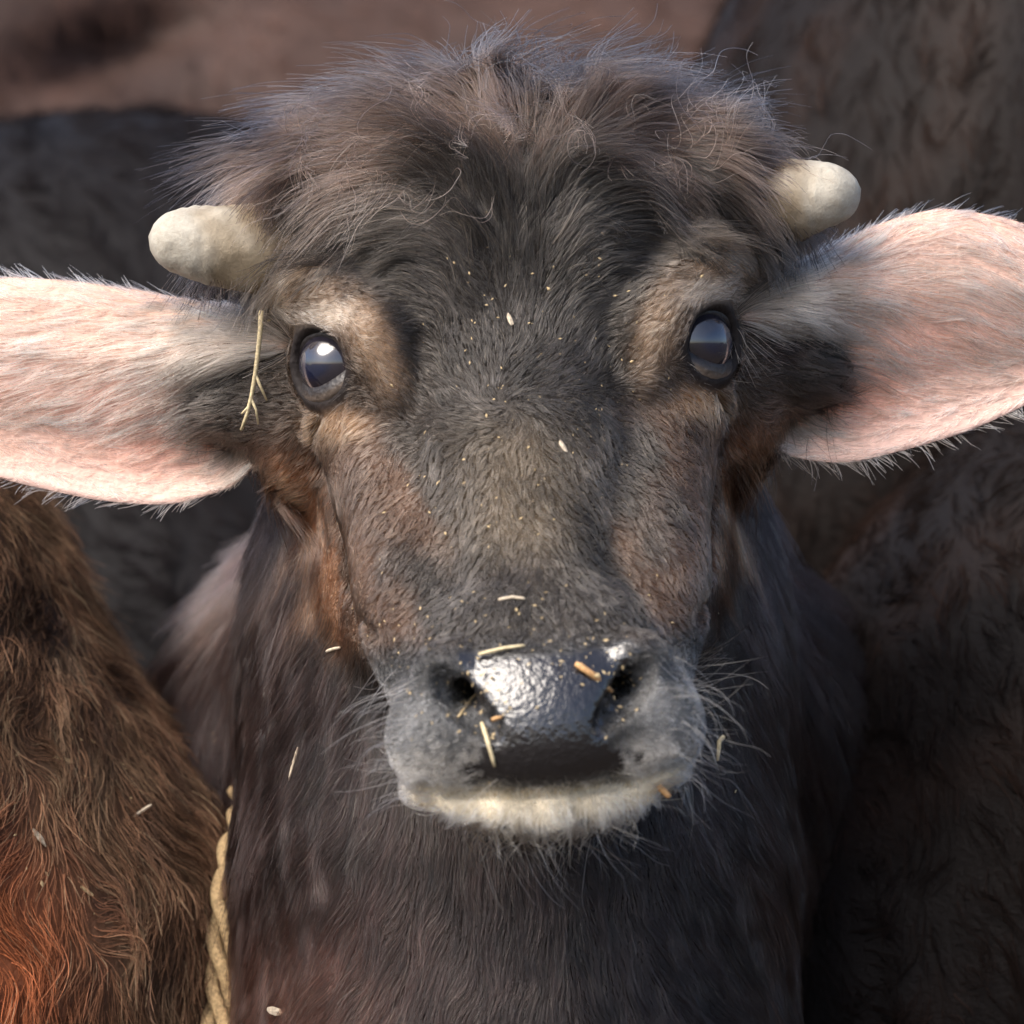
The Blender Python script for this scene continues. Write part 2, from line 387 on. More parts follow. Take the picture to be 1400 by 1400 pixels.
# nostrils
for s in (-1, 1):
    pts = [(s * 140, 436), (s * 128, 456), (s * 108, 480), (s * 86, 502), (s * 70, 520)]; rr = [13, 22, 23, 17, 9]
    pts = [(a, b, surf_w(a, b) - 5) for a, b in pts]
    for i in range(4): hcone(pts[i], pts[i + 1], rr[i], rr[i + 1], 10, 'sub')
    hcone((s * 118, 466, pts[1][2]), (s * 90, 450, 320), 22, 15, 8, 'sub')
# eyes
EYES = []
for s in (-1, 1):
    ec = (s * 240, 2, 8); R_E = 55
    gz = unit(np.array([s * 0.68, 0.02, 0.73])); side = unit(np.cross(gz, [0, 1, 0])); upv = np.cross(side, gz)
    toW = lambda q: q[0] * EU + q[1] * EV + q[2] * EW
    A = np.stack([toW(side), toW(upv), toW(gz)])
    hell(*ec, 70, 74, 70, 14)
    op = np.array(ec) + gz * 62
    fld.ell(H(*op), np.array([54, 51, 42]) * fac(op[2]), A, 5 * S, 'sub')
    fld.ell(H(*ec), np.array([53, 53, 53]) * fac(10), None, 4 * S, 'sub')
    EYES.append((s, ec, gz, A))

V0, Q0 = fld.mesh(); V0 = smooth(V0, Q0, 1, 0.4)

# ears: thick cupped shells, wrapped through their measured outlines
def ear_shell(upper, lower, Wr, s_):
    ns, nt_ = 46, 30
    def rs(pts, n):
        pts = np.array(pts, float); d = np.r_[0, np.cumsum(np.linalg.norm(np.diff(pts, axis=0), axis=1))]; d /= d[-1]
        t = np.linspace(0, 1, n); out = np.stack([np.interp(t, d, pts[:, j]) for j in range(2)], 1)
        for _ in range(3): out[1:-1] = 0.25 * out[:-2] + 0.5 * out[1:-1] + 0.25 * out[2:]
        return out
    U, Lo = rs(upper, ns), rs(lower, ns); ss = np.linspace(0, 1, ns); tt = np.linspace(-1, 1, nt_)
    sg, tg = np.meshgrid(ss, tt, indexing='ij'); f = (tg + 1) / 2
    X = U[:, None, 0] * (1 - f) + Lo[:, None, 0] * f; Y = U[:, None, 1] * (1 - f) + Lo[:, None, 1] * f
    prof = np.interp(tg.ravel(), [-1, -0.8, -0.35, 0.1, 0.4, 0.7, 0.9, 1], [-26, -6, 2, -12, -28, -30, -22, -12]).reshape(tg.shape)
    cup = np.interp(sg, [0, 0.15, 0.4, 0.75, 1], [2.4, 2.1, 1.3, 0.8, 0.4])
    W = Wr[0] + (Wr[1] - Wr[0]) * sg + prof * cup + 45 * np.exp(-((sg - 0.05) / 0.22) ** 2) * np.exp(-((tg + 0.45) / 0.4) ** 2)
    W = W - 110 * np.exp(-sg / 0.07) * sstep(0.0, 0.6, tg)
    thick = 12 + 26 * np.exp(-sg / 0.3)
    Vf = P(X, Y, W).reshape(-1, 3); Vb = P(X, Y, W - thick * np.sqrt(np.clip(1 - np.abs(tg) ** 4, 0.03, 1))).reshape(-1, 3)
    idx = np.arange(ns * nt_).reshape(ns, nt_); F = np.stack([idx[:-1, :-1], idx[:-1, 1:], idx[1:, 1:], idx[1:, :-1]], -1).reshape(-1, 4)
    n = ns * nt_; ring = np.r_[idx[0, :], idx[1:, -1], idx[-1, -2::-1], idx[-2:0:-1, 0]]
    B = np.stack([ring, np.roll(ring, -1), np.roll(ring, -1) + n, ring + n], 1)
    if s_ > 0: F = F[:, ::-1]; B = B[:, ::-1]
    F = F[:, ::-1] if True else F
    return np.concatenate([Vf, Vb]), np.concatenate([F, F[:, ::-1] + n, B]), n, np.r_[sg.ravel(), sg.ravel()], np.r_[tg.ravel(), tg.ravel()]
EAR_L = ear_shell([(400, 440), (350, 425), (300, 418), (200, 398), (90, 383), (0, 378), (-80, 396), (-140, 445), (-165, 515)],
                  [(440, 555), (392, 585), (362, 622), (318, 668), (230, 692), (130, 684), (0, 655), (-80, 622), (-140, 580), (-165, 535)], (-75, -150), -1)
EAR_R = ear_shell([(1010, 400), (1060, 374), (1120, 348), (1200, 305), (1285, 283), (1380, 298), (1460, 330), (1520, 380), (1545, 430)],
                  [(955, 535), (1003, 562), (1035, 598), (1085, 628), (1160, 634), (1250, 612), (1330, 588), (1420, 545), (1500, 495), (1545, 448)], (-75, -150), 1)

# ------------------------------------------------------------------ pigment of the hide and the coat, with shade painted in on the neck
def blob(X, Y, cx, cy, rx, ry, rot=0.0, soft=1.0):
    a = math.radians(rot); c, s = math.cos(a), math.sin(a); dx, dy = X - cx, Y - cy
    return np.exp(-(((dx * c + dy * s) / rx) ** 2 + ((-dx * s + dy * c) / ry) ** 2) ** soft)
def lay(col, m, c):
    m = np.clip(m, 0, 1)[:, None]; return col * (1 - m) + np.array(c) * m
cn = Noise(0.03, 10, 2, 11); cn2 = Noise(0.008, 10, 2, 12)
def coat_colour(p):
    u, v, w = invH(p); X, Y, W = invP(p); n1 = cn(p); n2 = cn2(p)
    col = np.tile(np.array([[0.050, 0.043, 0.038]]), (len(p), 1))
    neck = sstep(20 + 40 * n1[:, 0], -150 + 40 * n1[:, 0], w - np.interp(v, [250, 380, 480, 600, 700], [-70, 20, 110, 150, 200]))
    au = np.abs(u)
    # brown cheeks and eye surrounds, tan brows
    side = sstep(120, 215, au + 25 * n1[:, 0]) * sstep(30, 130, v) * (1 - sstep(360, 440, v))
    col = lay(col, side * 0.85, (0.11, 0.064, 0.042))
    mid = np.exp(-((u + 10) / 95) ** 2) * sstep(60, 140, v) * (1 - sstep(230, 330, v)); col = lay(col, mid * 0.6, (0.125, 0.092, 0.058))
    eyes = np.exp(-(((au - 262) / 75) ** 2 + ((v - 20) / 110) ** 2)); col = lay(col, eyes * 0.8, (0.11, 0.075, 0.055))
    brow = np.maximum(np.exp(-(((au - 285) / 48) ** 2 + ((v + 105) / 55) ** 2) ** 1.5), np.exp(-(((au - 198 - (v + 40) * -0.28) / 32) ** 2 + ((v + 20) / 75) ** 2) ** 1.5))
    col = lay(col, brow * 0.9, (0.29, 0.20, 0.135))
    col = lay(col, np.exp(-(((au - 262) / 42) ** 2 + ((v + 66) / 20) ** 2) ** 1.5) * 0.95, (0.50, 0.41, 0.33))
    col = lay(col, np.exp(-(((au - 250) / 45) ** 2 + ((v - 82) / 26) ** 2) ** 1.5) * 0.8, (0.24, 0.14, 0.075))
    col = lay(col, sstep(90, 160, v) * (1 - sstep(290, 400, v + 30 * n1[:, 0])) * sstep(2, 16, au + 6 * n2[:, 1] - np.interp(v, [75, 140, 220, 300, 380], [280, 270, 258, 244, 226])) * sstep(-330, -250, w), (0.24, 0.115, 0.062))   # rusty jaw edge
    # muzzle
    mz = sstep(370, 430, v) * sstep(150, 240, w); col = lay(col, mz, (0.055, 0.055, 0.056))
    col = lay(col, mz * sstep(95, 140, au) * sstep(400, 480, v), (0.15, 0.15, 0.15))
    col = lay(col, mz * sstep(80, 115, au) * sstep(520, 570, v + 8 * n2[:, 0]), (0.50, 0.47, 0.43))
    lipm = sstep(593, 603, v - 0.0006 * u * u * -1) * (1 - sstep(-8, 8, v + 7 * n2[:, 0] - np.interp(au, [0, 60, 115, 170], [660, 654, 638, 608]))) * sstep(192, 182, au) * sstep(245, 280, w)
    col = lay(col, lipm, (0.90, 0.78, 0.58))
    col = lay(col, sstep(-4, 12, v - np.interp(au, [0, 60, 115, 170], [660, 654, 638, 612])) * sstep(590, 600, v) * sstep(-20, 60, w), (0.035, 0.025, 0.022))
    # neck and body
    col = lay(col, neck, (0.046, 0.027, 0.024))
    nb = neck * (1 - sstep(-420, -520, W)) * 1.0
    col = lay(col, neck * blob(X, Y, 420, 1370, 130, 120) * 0.9, (0.17, 0.075, 0.055))
    col = lay(col, neck * blob(X, Y, 1050, 1250, 60, 160) * 0.5, (0.10, 0.055, 0.04))
    col = lay(col, neck * blob(X, Y, 300, 760, 120, 110) * 0.6, (0.12, 0.075, 0.058))
    col = lay(col, neck * sstep(560, 720, X) * 0.6, (0.016, 0.010, 0.009))  # right half of the neck: dark coat plus its shade, put into the colour
    return col * (1 + 0.16 * n1[:, 1:2]).clip(0.5, 1.6)
pad_poly_u = lambda v: np.interp(v, [395, 415, 440, 480, 515, 540, 565, 592, 600], [95, 125, 128, 98, 70, 74, 112, 118, 84])
def wet_mask(p):
    u, v, w = invH(p); e = pad_poly_u(v + 6 * cn2(p)[:, 1]) - np.abs(u) + 11 * cn2(p)[:, 0]
    return sstep(-6, 10, e) * sstep(402, 428, v + 0.0012 * u * u) * (1 - sstep(592, 600, v)) * sstep(330, 370, w)
def ear_colour(sg, tg, sgn, p):
    n = cn2(p); n1 = cn(p)
    col = np.tile(np.array([[0.58, 0.46, 0.375]]), (len(p), 1))
    col = lay(col, np.exp(-((tg + 1) / 0.5) ** 2) * (1 - sstep(0.4, 0.8, sg)) * 0.6, (0.36, 0.28, 0.21))
    col = lay(col, sstep(0.4, 1.3, n1[:, 1]) * 0.5, (0.5, 0.36, 0.27))
    col = lay(col, (1 - sstep(0.18, 0.46, sg + 0.05 * n1[:, 0])) * sstep(0.55, 0.2, tg) * 0.85, (0.24, 0.19, 0.155))
    col = lay(col, np.exp(-(((sg - 0.16) / 0.14) ** 2 + ((tg - 0.25) / 0.28) ** 2)) * 0.85, (0.09, 0.062, 0.055))
    col = lay(col, np.exp(-(((sg - 0.30) / 0.2) ** 2 + ((tg - 0.5) / 0.28) ** 2)) * 0.75, (0.70, 0.30, 0.21))
    col = lay(col, np.exp(-(((sg - 0.52) / 0.2) ** 2 + ((tg - 0.1) / 0.3) ** 2)) * 0.7, (0.72, 0.40, 0.31))
    col = lay(col, np.exp(-(((tg - 1) / 0.25)) ** 2) * 0.7, (0.52, 0.46, 0.42))
    col = lay(col, (1 - sstep(0.16, 0.44, sg)) * sstep(0.2, 0.7, tg) * 0.85, (0.25, 0.18, 0.135))
    return col

# the body mesh: trunk, head and ears in one
nV0 = len(V0); parts = [V0]; quads = [Q0]; off = nV0; earinfo = []
for E_, sgn in ((EAR_L, -1), (EAR_R, 1)):
    parts.append(E_[0]); quads.append(E_[1] + off); earinfo.append((off, E_, sgn)); off += len(E_[0])
VA = np.concatenate(parts); QA = np.concatenate(quads)
body = mesh_obj('body', VA, QA, M_HIDE, calf)
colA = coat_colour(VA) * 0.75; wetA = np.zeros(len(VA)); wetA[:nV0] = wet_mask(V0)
colA = lay(colA, wetA, (0.012, 0.011, 0.012))
uu, vv, ww = invH(V0); nost = np.zeros(len(VA))
for off_, E_, sgn in earinfo:
    c = ear_colour(E_[3], E_[4], sgn, E_[0]); n = E_[2]; c[n:] = np.array([0.06, 0.045, 0.04]); colA[off_:off_ + len(c)] = lay(c, 0.12 + 0.35 * sstep(0.15, 0.4, np.r_[E_[3]]), (0.66, 0.35, 0.28)); colA[off_ + n:off_ + len(c)] = (0.06, 0.045, 0.04)
eyem = np.zeros(nV0)
for s, ec, gz, A in EYES:
    dd = np.linalg.norm(V0 - H(*ec), axis=1) / fac(10); q = (V0 - H(*ec)) @ A.T; ang = q[:, 2] / np.maximum(np.linalg.norm(q, axis=1), 1e-9)
    eyem = np.maximum(eyem, sstep(88, 72, dd) * sstep(0.42, 0.58, ang))
colA[:nV0] = lay(colA[:nV0], eyem * 0.95, (0.016, 0.013, 0.013))
vattr(body, 'col', colA); vattr(body, 'wet', wetA, 'FLOAT')
N0 = vnormals(V0, Q0)
bvh = BVHTree.FromPolygons([Vector(v) for v in VA], [tuple(q) for q in QA.tolist()])
def cast(X, Y):
    o = Vector((0, -D, ZC)); d = (Vector(P(X, Y, 0)) - o).normalized(); h = bvh.ray_cast(o, d)
    return (np.array(h[0]), np.array(h[1])) if h[0] is not None else (None, None)

# ------------------------------------------------------------------ eyes and horns
def uv_sphere(nu=48, nv=32):
    th = np.linspace(0, math.pi, nv + 1); ph = np.linspace(0, 2 * math.pi, nu, endpoint=False); V = []; F = []
    for t in th:
        for p in ph: V.append((math.sin(t) * math.cos(p), math.sin(t) * math.sin(p), math.cos(t)))
    for i in range(nv):
        for j in range(nu): F.append((i * nu + j, (i + 1) * nu + j, (i + 1) * nu + (j + 1) % nu, i * nu + (j + 1) % nu))
    return np.array(V), np.array(F)
def eye_mat():
    m, nt, b, L = new_mat('eyeball'); a = node(nt, 'ShaderNodeAttribute', attribute_name='col')
    L.new(a.outputs['Color'], b.inputs['Base Color']); b.inputs['Roughness'].default_value = 0.12; b.inputs['Coat Weight'].default_value = 0.9; b.inputs['Coat Roughness'].default_value = 0.07; b.inputs['Specular IOR Level'].default_value = 0.6
    return m
M_EYE = eye_mat(); M_LID = simple('eyelid_skin', (0.028, 0.023, 0.021), 0.38, 0.4, 500, 0.3)
for s, ec, gz, A in EYES:
    sv, sf = uv_sphere(); f = fac(10); bulge = 1 + 0.035 * np.exp(-((1 - sv[:, 2]) / 0.16) ** 2)
    W_ = H(*ec) + (sv * bulge[:, None]) @ A * (57.5 * f)
    e = mesh_obj('eye', W_, sf, M_EYE, calf)
    rxy = np.sqrt(sv[:, 0] ** 2 + sv[:, 1] ** 2); front = sv[:, 2] > 0
    pup = np.sqrt((sv[:, 0] / 0.50) ** 2 + (sv[:, 1] / 0.30) ** 2)
    c = np.tile(np.array([[0.30, 0.20, 0.17]]), (len(sv), 1)); c = lay(c, sstep(0.86, 0.76, rxy) * front, (0.016, 0.014, 0.020)); c = lay(c, sstep(1.15, 0.8, pup) * front, (0.006, 0.009, 0.024))
    vattr(e, 'col', c)
    # upper and lower eyelid: skin folds that close over the ball and meet in the two corners
    for nm, sg_, open_, spread in (('upper_eyelid', 1, 30, 48), ('lower_eyelid', -1, 43, 38)):
        na, nk = 48, 14; V = []; col = []; thick = []
        for side_ in (0, 1):
            for a_ in np.linspace(-1, 1, na):
                az = math.radians(66 * a_); base = open_ * max(0.0, math.cos(a_ * math.pi / 2)) ** 0.75 - 7 * a_ * s * (1 if sg_ > 0 else -1)
                for k_ in np.linspace(0, 1, nk):
                    el = math.radians(sg_ * (base + k_ * spread)); rr = 58.2 + 6.5 * math.sin(min(1, k_ * 2.2) * math.pi / 2) + (2.0 * math.sin(k_ * 9) if sg_ > 0 else 1.0 * math.sin(k_ * 9)) - 8 * max(0, k_ - 0.8) / 0.2
                    rr += (4.0 * sstep(0, 0.25, k_) if sg_ > 0 else 0.0); rr -= 3.0 * side_; d_ = np.array([math.sin(az) * math.cos(el), math.sin(el), math.cos(az) * math.cos(el)])
                    V.append(H(*ec) + (d_ * rr * f) @ A)
                    m_ = float(sstep(0.10, 0.42 if sg_ > 0 else 0.3, k_)); c1 = np.array([0.016, 0.013, 0.013]); c2 = np.array([0.27, 0.21, 0.165]) if sg_ > 0 else np.array([0.085, 0.068, 0.058]); col.append(c1 * (1 - m_) + c2 * m_)
        idx = np.arange(na * nk).reshape(na, nk); F = np.stack([idx[:-1, :-1], idx[:-1, 1:], idx[1:, 1:], idx[1:, :-1]], -1).reshape(-1, 4); n_ = na * nk
        E_ = np.stack([idx[:-1, 0], idx[1:, 0], idx[1:, 0] + n_, idx[:-1, 0] + n_], 1)
        lid = mesh_obj(nm, V, np.concatenate([F, F[:, ::-1] + n_, E_]), M_HIDE, calf); vattr(lid, 'col', np.array(col)); vattr(lid, 'wet', np.full(len(V), 0.35), 'FLOAT')
def horn_mat():
    m, nt, b, L = new_mat('horn_keratin'); tc = node(nt, 'ShaderNodeTexCoord'); a = node(nt, 'ShaderNodeAttribute', attribute_name='col')
    nz = node(nt, 'ShaderNodeTexNoise', Scale=160.0, Detail=9.0, Roughness=0.75); L.new(tc.outputs['Object'], nz.inputs['Vector'])
    r = node(nt, 'ShaderNodeValToRGB'); r.color_ramp.elements[0].position = 0.32; r.color_ramp.elements[0].color = (0.30, 0.23, 0.15, 1); r.color_ramp.elements[1].position = 0.58; r.color_ramp.elements[1].color = (1, 1, 1, 1); L.new(nz.outputs['Fac'], r.inputs['Fac'])
    mx = node(nt, 'ShaderNodeMix', data_type='RGBA', blend_type='MULTIPLY'); mx.inputs[0].default_value = 0.4; L.new(a.outputs['Color'], mx.inputs[6]); L.new(r.outputs['Color'], mx.inputs[7]); L.new(mx.outputs[2], b.inputs['Base Color'])
    b.inputs['Roughness'].default_value = 0.62; b.inputs['Specular IOR Level'].default_value = 0.3; bp = node(nt, 'ShaderNodeBump', Strength=0.8, Distance=0.0015); L.new(nz.outputs['Fac'], bp.inputs['Height']); L.new(bp.outputs['Normal'], b.inputs['Normal'])
    return m
M_HORN = horn_mat()
def horn(path, rad, parent):
    path = [P(*q) for q in path]; n = 40; t = np.linspace(0, 1, n); k = np.linspace(0, 1, len(path))
    cpt = np.stack([np.interp(t, k, [q[j] for q in path]) for j in range(3)], 1)
    for _ in range(4): cpt[1:-1] = 0.25 * cpt[:-2] + 0.5 * cpt[1:-1] + 0.25 * cpt[2:]
    ra = np.interp(t, k, rad) * S; V = []; nr = 40; nn = Noise(0.02, 8, 1, 21); nf = Noise(0.006, 8, 1, 22)
    L_ = np.r_[0, np.cumsum(np.linalg.norm(np.diff(cpt, axis=0), axis=1))]; rem = L_[-1] - L_; rt = ra[-1]
    prof = np.where(rem < rt, np.sqrt(np.clip(1 - ((rt - rem) / rt) ** 2, 0.0004, 1)), 1)
    for i in range(n):
        d = unit(cpt[min(i + 1, n - 1)] - cpt[max(i - 1, 0)]); a = unit(np.cross(d, [0, 1, 0.01])); b = np.cross(d, a)
        for j in range(nr):
            q = 2 * math.pi * j / nr; V.append(cpt[i] + (a * math.cos(q) + b * math.sin(q)) * ra[i] * prof[i])
    V = np.array(V); ctr = np.repeat(cpt, nr, 0); V = ctr + (V - ctr) * (1 + 0.022 * nn(V) + 0.012 * nf(V) + 0.012 * np.sin(np.repeat(t, nr) * 46 + 2 * nn(V)[:, 0])[:, None] * (np.repeat(t, nr) < 0.75)[:, None])
    F = [(i * nr + j, i * nr + (j + 1) % nr, (i + 1) * nr + (j + 1) % nr, (i + 1) * nr + j) for i in range(n - 1) for j in range(nr)]
    F = [tuple(f) for f in F] + [tuple(range((n - 1) * nr, n * nr))]
    o = mesh_obj('horn', V, F, M_HORN, parent); tt = np.repeat(t, nr) + 0.08 * nn(V)[:, 0]
    c = np.tile(np.array([[0.40, 0.37, 0.31]]), (len(V), 1)); c = lay(c, sstep(0.8, 0.4, tt), (0.24, 0.19, 0.125)); c = lay(c, sstep(0.35, 0.1, tt), (0.12, 0.09, 0.06)); vattr(o, 'col', c); return o
horn([(430, 352, -70), (370, 345, -35), (300, 335, -18), (250, 330, -15), (203, 323, -15)], [66, 62, 56, 47, 32], calf)
horn([(985, 300, -120), (1045, 281, -90), (1100, 270, -60), (1140, 265, -45), (1177, 258, -40)], [70, 64, 54, 42, 27], calf)

# ------------------------------------------------------------------ the calf's coat
def head_flow(p, n):
    u, v, w = invH(p); au = np.abs(u); sg = np.tanh(u / 30)
    # below the whorl: down and outwards
    du = u * 0.0026; dv = np.ones_like(u)
    # swirl between the eyes
    k = np.exp(-((u + 25) ** 2 + (v - 90) ** 2) / (2 * 75 ** 2))
    # forehead: up, then sideways, then falling over the horn roots
    th = np.interp(au, [0, 60, 140, 260, 380], [8, 40, 88, 126, 165]) * np.pi / 180
    th = th * np.interp(v, [-330, -230, -60, 60], [0.62, 1.0, 0.85, 0.6])
    fu = np.sin(th) * sg; fv = -np.cos(th)
    m = sstep(110, 30, v)
    du = du * (1 - m) + fu * m; dv = dv * (1 - m) + fv * m
    rx, ry = u + 15, v - 78; rr0 = np.sqrt(rx ** 2 + ry ** 2) + 8; kr = np.exp(-(np.abs(ry) / 62) ** 2) * np.exp(-(rx / 230) ** 2); q_ = np.sqrt(du ** 2 + dv ** 2) + 1e-6
    du = du / q_ * (1 - kr) + kr * (rx / rr0 + 0.55 * -ry / rr0); dv = dv / q_ * (1 - kr) + kr * (ry / rr0 + 0.55 * rx / rr0)
    # around the eyes the hair points away from them
    for s, ec, gz, A in EYES:
        ex, ey = u - s * 262, v - 0; kk = np.exp(-((ex / 80) ** 2 + (ey / 85) ** 2)); rr = np.sqrt(ex ** 2 + ey ** 2) + 20
        du = du + kk * 1.2 * ex / rr; dv = dv + kk * 1.2 * ey / rr
    # muzzle: away from the pad
    mz = sstep(390, 430, v) * sstep(200, 280, w); du = du * (1 - mz) + mz * np.sign(u) * sstep(0, 60, au) * 0.9; dv = dv * (1 - mz) + mz * np.where(v < 440, -0.6, 0.4)
    nk = sstep(-80, -220, w); du = du * (1 - nk) + nk * 0.15 * sg; dv = dv * (1 - nk) + nk
    return du[:, None] * EU + dv[:, None] * EV + (nk * -0.2)[:, None] * EW
def clear_of_eyes(p, lim=0.60):
    m = np.ones(len(p), bool)
    for s, ec, gz, A in EYES:
        q = (p - H(*ec)) @ A.T; d = np.linalg.norm(q, axis=1); ang = q[:, 2] / np.maximum(d, 1e-9); m &= ~((d < 80 * fac(10)) & (ang > 0.50)); m &= ~((d < 57 * fac(10)))
    return m
def normals_at(T, w): return unit(sum(N0[T[:, j]] * w[:, j:j + 1] for j in range(3)))
def in_view(c, n, near=-330, margin=350):
    X, Y, W = invP(c); m = (X > -margin) & (X < 1400 + margin) & (Y > -margin) & (Y < 1400 + margin)
    return m * np.where(n[:, 1] < 0.15, 1.0, 0.25)

# short coat of the head
def w_head(c, n):
    u, v, w = invH(c); X, Y, W = invP(c)
    return in_view(c, n) * (W > -330) * np.where(wet_mask(c) > 0.4, 0, 1) * np.where(W < -120, 0.45, 1.0) * np.where((v > 585) & (np.abs(u) < 175) & (v < 665) & (w > 255), 0.06, 1)
r_, T_, b_ = tri_sample(V0, Q0, -1500000 if not NOHAIR else 100, w_head)
ok = clear_of_eyes(r_); r_, T_, b_ = r_[ok], T_[ok], b_[ok]; n_ = normals_at(T_, b_); u, v, w = invH(r_); X, Y, W = invP(r_)
ln = np.interp(v, [-330, -200, -90, 40, 150, 350, 410, 560, 660], [60, 55, 36, 19, 18, 15, 6, 6, 16])
nm_ = sstep(0, -60, w - np.interp(v, [250, 380, 480, 600, 700], [-70, 20, 110, 150, 200])); ln = ln * (1 - nm_) + 58 * nm_; au = np.abs(u)
br = np.exp(-(((au - 250) / 95) ** 2 + ((v + 50) / 110) ** 2) ** 2); ln = ln * (1 - br) + 12 * br
lf = np.interp(v, [-330, -100, 0], [0.15, 0.08, 0.05])
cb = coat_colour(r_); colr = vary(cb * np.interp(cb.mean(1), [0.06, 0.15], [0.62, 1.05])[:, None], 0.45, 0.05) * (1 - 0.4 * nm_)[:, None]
grow('short_coat', calf, r_, n_, head_flow, ln * S, lf, colr, 0.00012, 5, 0.5, 0.0040, 0.16, 0.02, 0.08, fld, ctint=0.6)
# long tousled poll hair
def w_poll(c, n):
    u, v, w = invH(c); return in_view(c, n) * (w > -330) * sstep(-85, -190, v + 25 * cn(c)[:, 0]) * (1 - 0.97 * sstep(0.75, 0.25, (((np.abs(u) - 255) / 110) ** 2 + ((v + 55) / 110) ** 2)))
r_, T_, b_ = tri_sample(V0, Q0, 22000 if not NOHAIR else 100, w_poll); n_ = normals_at(T_, b_); u, v, w = invH(r_)
ln = np.interp(v, [-340, -250, -150, -90], [165, 150, 115, 55]) * np.exp(0.25 * cn(r_)[:, 0]) * np.interp(np.abs(u), [150, 320], [1.0, 0.62])
def poll_flow(p, n):
    u, v, w = invH(p); f = head_flow(p, n); return f
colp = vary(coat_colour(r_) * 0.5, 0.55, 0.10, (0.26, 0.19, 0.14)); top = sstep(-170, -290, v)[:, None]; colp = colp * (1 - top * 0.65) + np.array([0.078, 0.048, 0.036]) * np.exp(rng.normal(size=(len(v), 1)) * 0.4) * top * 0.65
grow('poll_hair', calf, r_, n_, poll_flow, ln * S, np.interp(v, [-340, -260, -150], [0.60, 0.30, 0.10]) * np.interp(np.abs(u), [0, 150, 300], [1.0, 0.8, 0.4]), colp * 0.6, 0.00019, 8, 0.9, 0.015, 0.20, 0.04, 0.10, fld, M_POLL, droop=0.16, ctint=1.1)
# stray frizz along the crown
r_, T_, b_ = tri_sample(V0, Q0, 1500 if not NOHAIR else 100, lambda c, n: w_poll(c, n) * (n[:, 2] > 0.2) * (invH(c)[1] < -230)); n_ = normals_at(T_, b_); u, v, w = invH(r_)
grow('stray_hair', calf, r_, n_, head_flow, rng.uniform(90, 170, len(r_)) * S, 0.7, vary(np.tile([[0.2, 0.13, 0.1]], (len(r_), 1)), 0.3, 0.2), 0.00013, 10, 0.6, 0.014, 0.9, 0.03, 0.35, None, droop=0.5)
# neck and body coat
def w_neck(c, n):
    X, Y, W = invP(c); return in_view(c, n) * (W <= -60) * (Y > 480)
r_, T_, b_ = tri_sample(V0, Q0, -330000 if not NOHAIR else 100, w_neck); n_ = normals_at(T_, b_)
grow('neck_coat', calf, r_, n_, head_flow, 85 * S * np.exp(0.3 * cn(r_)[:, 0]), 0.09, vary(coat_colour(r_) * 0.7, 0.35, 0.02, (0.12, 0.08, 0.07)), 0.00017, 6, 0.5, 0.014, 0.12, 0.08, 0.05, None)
# white lower-lip bristles and the pale rim of the upper lip
def w_lip(c, n):
    u, v, w = invH(c); return in_view(c, n) * (v > 594 - 0.0008 * u * u) * (v < np.interp(np.abs(u), [0, 60, 115, 170], [656, 650, 634, 604])) * (np.abs(u) < 172) * (w > 265) + 0.5 * in_view(c, n) * (v > 560) * (v < 600) * (np.abs(u) > 95) * (np.abs(u) < 190) * (w > 250)
r_, T_, b_ = tri_sample(V0, Q0, 4200 if not NOHAIR else 100, w_lip); n_ = normals_at(T_, b_); u, v, w = invH(r_)
def lip_flow(p, n):
    u, v, w = invH(p); return (u * 0.002)[:, None] * EU + np.where(v < 608, -0.5, 1.0)[:, None] * EV + 0.15 * EW
grow('lip_bristle', calf, r_, n_, lip_flow, np.where(v < 608, 24, 26) * S, 0.75, vary(coat_colour(r_) * 1.05, 0.2, 0.05), 0.00012, 5, 0.3, 0.005, 0.3, 0.01, 0.3, None, M_PALEHAIR, ctint=0.25)
r_, T_, b_ = tri_sample(V0, Q0, 150, lambda c, n: in_view(c, n) * (invH(c)[1] > 598) * (invH(c)[1] < 625) * (np.abs(invH(c)[0]) < 165) * (invH(c)[2] > 300)); n_ = normals_at(T_, b_)
grow('lip_bristle', calf, r_, n_, lambda p, n: (invH(p)[0] * 0.001)[:, None] * EU - 1.0 * EV + 0.1 * EW, rng.uniform(18, 42, len(r_)) * S, 0.7, vary(np.tile([[0.7, 0.6, 0.44]], (len(r_), 1)), 0.3, 0.2, (0.5, 0.3, 0.15)), 0.00021, 6, 0, 0.01, 0.25, 0.02, 0.25, None, M_PALEHAIR, tip_r=0.3)
r_, T_, b_ = tri_sample(V0, Q0, 130, lambda c, n: in_view(c, n) * (invH(c)[1] > 630) * (np.abs(invH(c)[0]) < 175) * (invH(c)[2] > 260)); n_ = normals_at(T_, b_)
grow('chin_hair', calf, r_, n_, lambda p, n: (invH(p)[0] * 0.003)[:, None] * EU + 1.0 * EV + 0.2 * EW, rng.uniform(25, 85, len(r_)) * S, 0.5, vary(np.tile([[0.5, 0.42, 0.3]], (len(r_), 1)), 0.4, 0.2, (0.3, 0.2, 0.1)), 0.00018, 8, 0.2, 0.02, 0.3, 0.03, 0.2, None, M_PALEHAIR, droop=0.5, tip_r=0.2)
